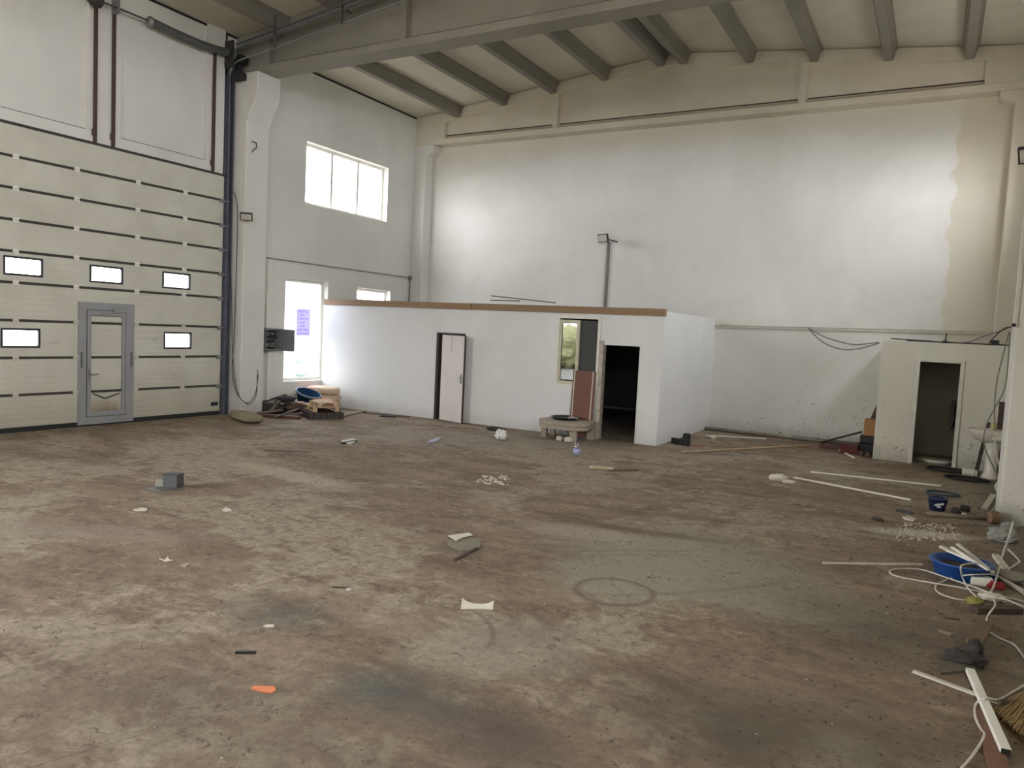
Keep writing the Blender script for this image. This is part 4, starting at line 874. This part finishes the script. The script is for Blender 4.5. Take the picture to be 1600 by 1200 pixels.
# ================================================================== SINK CORNER
sk = thing('pedestal_sink', (14.0, 14.55, 0), 'white ceramic pedestal sink beside the washroom', 'sink')
m = MB(); n = 30; prof = [(0.0, 0.60), (0.10, 0.60), (0.20, 0.64), (0.275, 0.75), (0.29, 0.80), (0.285, 0.815), (0.26, 0.81), (0.2, 0.72), (0.0, 0.70)]
m.lathe((13.98, 14.6, 0), prof, n, sx=1.12, sy=0.95)
obj('bowl', m, M_cer, sk, smooth=True)
obj('back_ledge', MB().box(13.98, HALL_W-0.01, 14.36, 14.84, 0.66, 0.815), M_cer, sk, bevel=0.02)
obj('pedestal', MB().lathe((14.02, 14.6, 0), [(0.0, 0), (0.13, 0), (0.125, 0.04), (0.095, 0.1), (0.09, 0.4), (0.12, 0.62)], 24), M_cer, sk, smooth=True)
obj('sponge', MB().lump(atY(1553, 668, 14.5)+Vector((0, 0, 0.02)), (0.08, 0.07, 0.12), 3, 0.12, 0.6), flat('yellow_sponge', (196, 192, 120), 0.9), None, 'pale yellow sponge standing on the sink edge', 'sponge', smooth=True)
c = fl(1517, 745)
obj('water_pipe_stub', MB().tube([(c.x-0.1, c.y+0.1, 0.06), (c.x+0.05, c.y+0.08, 0.06)], 0.062, 16).tube([(c.x-0.13, c.y+0.1, 0.06), (c.x-0.09, c.y+0.1, 0.06)], 0.07, 16).tube([(c.x+0.05, c.y+0.08, 0.06), (c.x+0.09, c.y+0.08, 0.06)], 0.055, 16), M_cer, None, 'white plastic canister lying on its side before the sink', 'canister', smooth=False)
for i, (a, b, w_, lb) in enumerate((((1556, 745), (1567, 628), 0.10, 'tall dark plank leaning behind the sink'), ((1525, 744), (1545, 660), 0.06, 'short dark plank leaning left of the sink pedestal'), ((1560, 760), (1558, 690), 0.07, 'brown board leaning right of the sink pedestal'))):
    A = fl(*a)+Vector((0, 0.3, 0)); A = Vector((A.x, 15.0-0.1*i, 0)); B = atY(*b, 15.2)
    obj('leaning_plank', MB().bar(A, B, w_, 0.02, (0, 1, 0)), M_dkwood if i != 2 else flat('brown_board2', (96, 72, 58), 0.8), None, lb, 'plank', 'planks behind the sink')
def coil(name, label, c, r, loops, mat, rad=0.012, sq=0.8, cat='hose', seed=1, group=None):
    q = random.Random(seed); pts = []
    for i in range(loops*14):
        a = 2*PI*i/14; rr = r*(1+0.12*math.sin(i*0.37)+q.uniform(-.03, .03)); pts.append(Vector((c.x+rr*math.cos(a), c.y+rr*sq*math.sin(a), rad+0.006*(i/14))))
    return obj(name, MB().tube(curve(pts, 3), rad, 6), mat, None, label, cat, group, smooth=True)
coil('black_hose', 'coiled black hose on the floor left of the canister', fl(1482, 736), 0.32, 3, M_rub, 0.016, 0.7, seed=2)
coil('black_hose', 'coiled black hose in front of the sink', fl(1512, 750), 0.30, 3, M_rub, 0.014, 0.6, seed=3)
coil('blue_hose', 'dark blue hose loop behind the small bucket', fl(1475, 773), 0.20, 2, flat('blue_hose', (52, 72, 86), 0.6), 0.012, 0.8, seed=4)
# corner cables
cable('corner_cable', 'grey cable falling from the corner beside the washroom to the sink', px_chain([(1577, 518), (1566, 560), (1557, 600), (1554, 640), (1555, 675)], Y=14.4), 0.009, M_gcab, group='cables in the right corner')
cable('corner_cable', 'grey cable bowing out over the sink and down beside the pedestal', px_chain([(1578, 518), (1574, 580), (1568, 612), (1553, 640), (1541, 665), (1537, 690), (1545, 715), (1560, 745)], Y=14.2)+[fl(1562, 762, 0.010)], 0.009, M_gcab, group='cables in the right corner')
cable('corner_cable', 'pale pipe-like cable beside the pillar foot behind the sink', px_chain([(1556, 676), (1555, 700), (1562, 730), (1566, 755)], Y=14.0), 0.012, M_cable, group='cables in the right corner')
cable('wall_cable', 'upper grey cable drooping from the trunking to the washroom roof', px_chain([(1262, 512), (1290, 527), (1330, 538), (1355, 537), (1374, 535)], Y=17.3), 0.012, M_gcab, group='cables drooping from the trunking')
cable('wall_cable', 'lower grey cable drooping deeper from the trunking', px_chain([(1264, 514), (1285, 534), (1312, 545), (1340, 545), (1374, 536)], Y=17.25), 0.012, M_gcab, group='cables drooping from the trunking')
cable('wall_cable', 'grey cable rising from the washroom roof to the corner', px_chain([(1480, 534), (1510, 535), (1535, 526), (1560, 518), (1578, 511)], Y=15.55), 0.010, M_gcab, group='cables drooping from the trunking')
cable('wall_cable', 'second grey cable arching to the corner above the washroom', px_chain([(1545, 536), (1558, 522), (1570, 513), (1580, 511)], Y=15.5), 0.010, M_bcab, group='cables drooping from the trunking')
cx0 = atY(1584, 508, 10.86)
pl = obj('conduit', MB().bar(cx0+Vector((0.02, 0, 0)), cx0+Vector((0.02, 0, 2.0)), 0.03, 0.02, (0, 1, 0)), M_whited, None, 'white conduit on the face of the right pillar', 'conduit')
obj('cable_clip', MB().box(cx0.x-0.02, cx0.x+0.02, 10.83, 10.88, cx0.z-0.02, cx0.z+0.02), M_blk, None, 'tiny black clip at the bottom of the pillar conduit', 'clip')
# white pipe curls at pillar foot
cable('pvc_curl', 'thick white curled cable at the pillar foot', px_chain([(1573, 752), (1562, 752), (1556, 758), (1557, 766), (1566, 767)], Y=12.0)+[fl(1566, 778, 0.014)], 0.013, M_cable)
cable('pvc_curl', 'small white curled cable beneath the thick curl', [fl(1556, 772)+Vector((0, 0, 0.12)), fl(1560, 776)+Vector((0, 0, 0.06)), fl(1560, 785)+Vector((0, 0, .015)), fl(1550, 800)+Vector((0, 0, .015))], 0.01, M_cable)
hb('white flat strip lying diagonally near the pillar foot', (1538, 796), (1552, 774), 0.07, 0.02, M_whited, 0, None, 'plastic_strip', 'strip', 'white strips on the right floor')

# bucket with print
c = fl(1464, 797)
bk = thing('paint_bucket', c, 'small navy plastic bucket with a worn white print', 'bucket')
obj('bucket_body', MB().lathe(c, [(0, 0), (0.09, 0), (0.115, 0.15), (0.122, 0.15), (0.122, 0.165), (0.108, 0.165), (0.085, 0.01), (0, 0.01)], 28), flat('navy_bucket', (36, 48, 86), 0.45, 0, 0.15), bk, smooth=True)
m = MB()
for (u, v, s1, s2) in ((0.5, 0.08, .03, .025), (0.55, 0.05, .035, .02), (0.9, 0.09, .02, .03), (0.2, 0.07, .02, .02)):
    a = -PI/2-0.5+u; rr = 0.0905+0.025*v/0.15+0.002
    for k in range(3):
        a2 = a+k*0.12; q = Vector((c.x+rr*math.cos(a2), c.y+rr*math.sin(a2), v)); m.box(q.x-s1/3, q.x+s1/3, q.y-0.002, q.y+0.002, v, v+s2)
obj('print', m, flat('white_print', (190, 190, 196), 0.6), bk)
obj('contents', MB().lathe(c, [(0.0, 0.12), (0.1, 0.12)], 20), M_cloth, bk)
hb('black tool handle lying left of the small bucket', (1401, 799), (1425, 804), 0.045, 0.03, M_blk, 0, None, 'tool_handle', 'tool', None)
obj('brown_clod', MB().lump(fl(1371, 814)+Vector((0, 0, 0.02)), (0.12, 0.06, 0.05), 44, 0.4), M_dkwood, None, 'small dark brown clod left of the bucket', 'clod', smooth=True)
for i, q in enumerate(((1494, 802), (1508, 799))):
    obj('dark_stone', MB().lump(fl(*q)+Vector((0, 0, 0.035)), (0.11, 0.09, 0.08), 45+i, 0.35), M_cloth, None, ('left', 'right')[i]+' dark stone behind the grey pole near the bucket', 'stone', 'dark stones near the bucket', smooth=True)
obj('white_chip', MB().lump(fl(1506, 805)+Vector((0, 0, 0.015)), (0.05, 0.04, 0.035), 48, 0.3), M_paper, None, 'little white chip before the dark stones', 'scrap', smooth=True)
rp = thing('paint_roller_pole', fl(1500, 810), 'grey pole ending in a brown tape roll near the pillar', 'pole')
obj('pole_shaft', MB().tube([fl(1448, 806)+Vector((0, 0, 0.03)), fl(1548, 814)+Vector((0, 0, 0.03))], 0.025, 10), flat('grey_brown_pole', (128, 116, 98), 0.8), rp, smooth=True)
A = fl(1551, 818)+Vector((0, 0, 0.075))
obj('roll', MB().tube([A-Vector((0.035, 0.01, 0)), A+Vector((0.05, 0.02, 0))], 0.075, 20), flat('brown_tape', (120, 92, 66), 0.7), rp)
for i, (q, sz) in enumerate((((1563, 846), 0.26), ((1574, 828), 0.15))):
    obj('concrete_lump', MB().lump(fl(*q)+Vector((0.02, 0.05, sz*0.25)), (sz*1.1, sz*0.9, sz*0.6), 70+i, 0.35, 0.85), M_stone, None, ('large pale concrete lump at the foot of the right pillar', 'smaller concrete lump against the right pillar foot')[i], 'rubble', 'concrete lumps by the pillar', smooth=False)
scrap('paper_scrap', 'torn white paper scrap right of the black tool handle', [(1410, 809), (1420, 808), (1431, 812), (1427, 815), (1414, 812)], M_paper, 0.015)

# ================================================================== BLUE BASIN AND WASTE, RIGHT
c = fl(1500, 903)+Vector((0, 0.05, 0))
bz = basin('wash_basin', 'bright blue plastic basin on the floor near the pillar', c, 0.19, 0.245, 0.15, M_blue)
obj('contents', MB().lump(c+Vector((0, 0, 0.07)), (0.36, 0.36, 0.08), 80, 0.25), M_cloth, bz, smooth=True)
def strip3(label, p, zp, q, zq, w_=0.03, h_=0.015, mat=M_white, group='white strips leaning in the blue basin', name='plastic_strip'):
    A, B = fl(p[0], p[1], zp), fl(q[0], q[1], zq); return obj(name, MB().bar(A, B, w_, h_), mat, None, label, 'strip', group)
strip3('widest cream strip leaning over the basin rim', (1469, 855), 0.20, (1516, 877), 0.15, 0.045, 0.02, M_whited)
strip3('thin cream strip beside the widest one over the basin', (1487, 856), 0.21, (1545, 892), 0.15, 0.03)
strip3('uppermost cream strip crossing over the basin', (1496, 851), 0.23, (1552, 896), 0.12, 0.03, 0.015, M_whited)
strip3('middle cream strip of the bunch over the basin', (1479, 861), 0.19, (1541, 886), 0.15, 0.03)
hb('short white board lying behind the blue basin', (1555, 870), (1572, 892), 0.06, 0.03, M_whited, 0, None, 'plastic_strip', 'strip', 'white strips on the right floor')
c2 = fl(1534, 916)
Mx = Matrix.Translation((c2.x, c2.y, 0)) @ Matrix.Rotation(0.15, 4, 'Z')
obj('switch_box', MB().box(-0.085, 0.085, 0, 0.09, 0.0, 0.075, Mx), M_white, None, 'small white plastic box leaning against the blue basin', 'box', bevel=0.008)
obj('navy_cap', MB().lathe(fl(1549, 912)+Vector((0, 0, 0)), [(0, 0), (0.035, 0), (0.035, 0.08), (0, 0.08)], 16), M_navy, None, 'small navy cap right of the white plastic box', 'cap')
obj('red_lump', MB().lump(fl(1557, 920)+Vector((0, 0, 0.03)), (0.13, 0.08, 0.07), 82, 0.35), M_red, None, 'crumpled dark red wrapper beside the white plastic box', 'wrapper', smooth=True)
def fc(pts, dz=0.0):
    return [fl(p[0], p[1], p[2] if len(p) > 2 else 0.01)+Vector((0, 0, dz)) for p in pts]
cable('white_cable', 'white cable making the long loop left of the blue basin', fc([(1600, 940), (1560, 930, .02), (1500, 918, .02), (1440, 908), (1400, 900), (1390, 893), (1402, 889), (1440, 890), (1480, 903, .02), (1530, 920, .05), (1600, 948, .04)]), 0.007, M_cable, group='white cables around the blue basin')
cable('white_cable', 'white cable making the smaller loop in front of the blue basin', fc([(1524, 936), (1500, 937), (1470, 928), (1461, 918), (1468, 911), (1490, 902, .03), (1520, 898, .1), (1556, 899, .08), (1580, 915, .02), (1602, 930)]), 0.007, M_cable, group='white cables around the blue basin')
cable('white_cable', 'white cable arching up inside the basin and back down', fc([(1524, 936), (1526, 933, .02), (1515, 922, .03), (1505, 905, .1), (1501, 888, .22), (1506, 882, .23), (1525, 880, .2), (1540, 882, .15)]), 0.007, M_cable, group='white cables around the blue basin')
cable('white_cable', 'grey-white cable climbing from the floor to the pillar', fc([(1544, 932, .02), (1553, 915, .05), (1560, 890, .1), (1567, 865, .15), (1576, 840, .22), (1583, 815, .35)]), 0.009, M_cable, group='white cables around the blue basin')
cable('white_cable', 'white cable snaking down the right foreground floor', fc([(1552, 935, .03), (1555, 945, .1), (1547, 957, .1), (1542, 968, .02), (1545, 985), (1562, 997), (1585, 1008), (1602, 1030)]), 0.007, M_cable)
cable('white_cable', 'grey cable bent against the foot of the right pillar', fc([(1575, 858, .02), (1592, 875, .02), (1590, 880, .02), (1575, 890, .02)]), 0.009, M_cable)
obj('yellow_cloth', MB().lump(fl(1523, 944)+Vector((0, 0, 0.025)), (0.12, 0.11, 0.06), 84, 0.45, 0.9, fr=3.5), M_yel, None, 'yellow-green cloth scrap by the dark wood block', 'cloth', smooth=True)
obj('pale_cloth', MB().lump(fl(1550, 940)+Vector((0, 0.03, 0.03)), (0.2, 0.12, 0.07), 86, 0.4, 0.9, fr=3), M_whited, None, 'pale crumpled wrapping behind the dark wood block', 'wrapping', smooth=True)
hb('dark wood block lying at the right edge', (1521, 957), (1592, 958), 0.09, 0.05, M_dkwood, 0, None, 'wood_block', 'wood', None)
hb('cluster of bundled white lath near the right edge', (1553, 903), (1600, 930), 0.04, 0.02, M_whited, 0.02, None, 'plastic_strip', 'strip', 'white strips on the right floor')
obj('grey_bag', MB().lump(fl(1578, 908)+Vector((0, 0, 0.04)), (0.3, 0.2, 0.1), 88, 0.35, 0.9, fr=3), flat('grey_plastic_bag', (150, 146, 134), 0.7), None, 'crumpled grey plastic bag right of the blue basin', 'bag', smooth=True)
hb('thin dark splinter below the cable loops', (1475, 966), (1499, 969), 0.012, 0.01, M_dkwood, 0, None, 'splinter', 'splinter', None)
scrap('paper_scrap', 'pale torn strip scrap right of the brown plank', [(1465, 984), (1478, 988), (1492, 992), (1484, 993), (1468, 988)], flat('dusty_scrap', (150, 142, 122), 0.9))
# brown plank, boot-shaped cloth, slab
hb('worn brown plank piece in the right foreground', (1520, 1012), (1540, 980), 0.10, 0.03, M_oldwood, 0.02, None, 'plank', 'plank', None)
scrap('stone_slab', 'flat grey slab beneath the dark glove', [(1470, 1055), (1477, 1028), (1510, 1022), (1526, 1050)], flat('grey_slab', (98, 92, 78), 0.9), 0.018)
obj('dark_glove', MB().lump(fl(1508, 1040)+Vector((0, 0.02, 0.045)), (0.24, 0.12, 0.08), 90, 0.45, 0.9, fr=3.2).lump(fl(1523, 1022)+Vector((0, 0.02, 0.04)), (0.1, 0.16, 0.09), 91, 0.35, 0.9, fr=3), M_cloth, None, 'crumpled dark work glove on the grey slab', 'glove', smooth=True)
hb('slim white strip crossing under the wide white profile', (1427, 1050), (1565, 1101), 0.035, 0.012, M_whited, 0.0, None, 'plastic_strip', 'strip', 'white strips in the right foreground')
A, B = fl(1515, 1054), fl(1571, 1182)
wp = thing('white_profile', (A+B)/2, 'thick white plastic profile with a dark open end in the right foreground', 'profile')
obj('profile_body', MB().bar(A+Vector((0, 0, 0.013)), B+Vector((0, 0, 0.013)), 0.05, 0.03), M_white, wp, bevel=0.003)
obj('open_end', MB().bar(B+Vector((0, 0, 0.014)), B+(B-A).normalized()*0.004+Vector((0, 0, 0.014)), 0.044, 0.026), M_blk, wp)
cable('white_cable', 'grey-white cable looping over the thick white profile', fc([(1500, 1203), (1520, 1180), (1538, 1150), (1533, 1140), (1524, 1120), (1525, 1100), (1540, 1092, .05), (1560, 1093, .02), (1580, 1083), (1602, 1070)]), 0.007, M_cable)
hb('reddish worn board under the white profile in the corner', (1538, 1110), (1562, 1215), 0.10, 0.012, wood('pink_red_board', (128, 92, 74), (6, 6, 12)), 0.0, None, 'plank', 'plank', None)
br = thing('straw_broom', fl(1590, 1150), 'golden straw broom head in the bottom right corner', 'broom')
m = MB(); c = fl(1612, 1105); q = random.Random(5)
tip0, tip1 = fl(1556, 1118), fl(1612, 1170); back0 = fl(1640, 1085)
for i in range(150):
    t = q.random(); T = tip0.lerp(tip1, t)+Vector((q.uniform(-.02, .02), q.uniform(-.02, .02), 0)); B0 = back0+Vector((0.05*(t-.5), -0.03*(t-.5), 0))
    z0_ = q.uniform(0.015, 0.09); mid = T.lerp(B0, 0.45)+Vector((q.uniform(-.015, .015), q.uniform(-.015, .015), 0))
    m.tube([Vector((T.x, T.y, q.uniform(0.006, 0.03))), Vector((mid.x, mid.y, z0_*0.8)), Vector((B0.x, B0.y, 0.03+z0_*0.3))], 0.0045, 4, cap=False)
obj('bristles', m, M_straw, br, kind='stuff')
obj('binding', MB().lump(back0+Vector((0, 0, 0.045)), (0.12, 0.09, 0.08), 92, 0.1), M_oldwood, br, smooth=True)
m = MB()
for i in range(45):
    T = fl(1556, 1112).lerp(fl(1600, 1112), q.random()); m.tube([T+Vector((0, 0, 0.03)), T+Vector((q.uniform(-.02, .03), q.uniform(.0, .05), 0.06))], 0.003, 4, cap=False)
obj('dark_bristles', m, M_dkwood, br, kind='stuff')

# small grit and crumbs scattered everywhere
m = MB(); q = random.Random(11)
def chip(c, s_):
    a = q.random()*PI; v = []
    for i in range(4):
        b = a+i*PI/2+q.uniform(-.3, .3); v.append(c+Vector((math.cos(b)*s_*q.uniform(.6, 1.2), math.sin(b)*s_*q.uniform(.4, .9), 0.0)))
    top = [p.lerp(c, 0.35)+Vector((0, 0, s_*q.uniform(.3, .7))) for p in v]
    m.add(v+top, [(4, 5, 6, 7), (0, 1, 5, 4), (1, 2, 6, 5), (2, 3, 7, 6), (3, 0, 4, 7)])
for i in range(1500):
    chip(Vector((q.uniform(1.0, 14.2), q.uniform(1.8, 13.5), 0)), q.uniform(0.003, 0.009))
for i in range(900):
    chip(Vector((min(14.3, 13.9-abs(q.gauss(0, 0.9))), q.uniform(2.5, 13), 0)), q.uniform(0.004, 0.014))
obj('grit', m, flat('brown_grit', (84, 72, 58), 0.95, 0, 0.4, 40), None, 'fine brown grit scattered over the whole floor', 'grit', kind='stuff')
m = MB()
for i in range(260):
    chip(Vector((q.uniform(2.0, 14.2), q.uniform(1.8, 12.5), 0)), q.uniform(0.003, 0.009))
for i in range(260):
    p = fl(q.uniform(1400, 1500), q.uniform(818, 845)); chip(Vector((p.x, p.y, 0)), q.uniform(0.006, 0.02))
for i in range(60):
    p = fl(q.uniform(745, 795), q.uniform(744, 758)); chip(Vector((p.x, p.y, 0)), q.uniform(0.01, 0.035))
obj('plaster_crumbs', m, flat('white_crumbs', (190, 184, 166), 0.95, 0, 0.2, 40), None, 'pale plaster crumbs scattered over the floor', 'crumbs', kind='stuff')
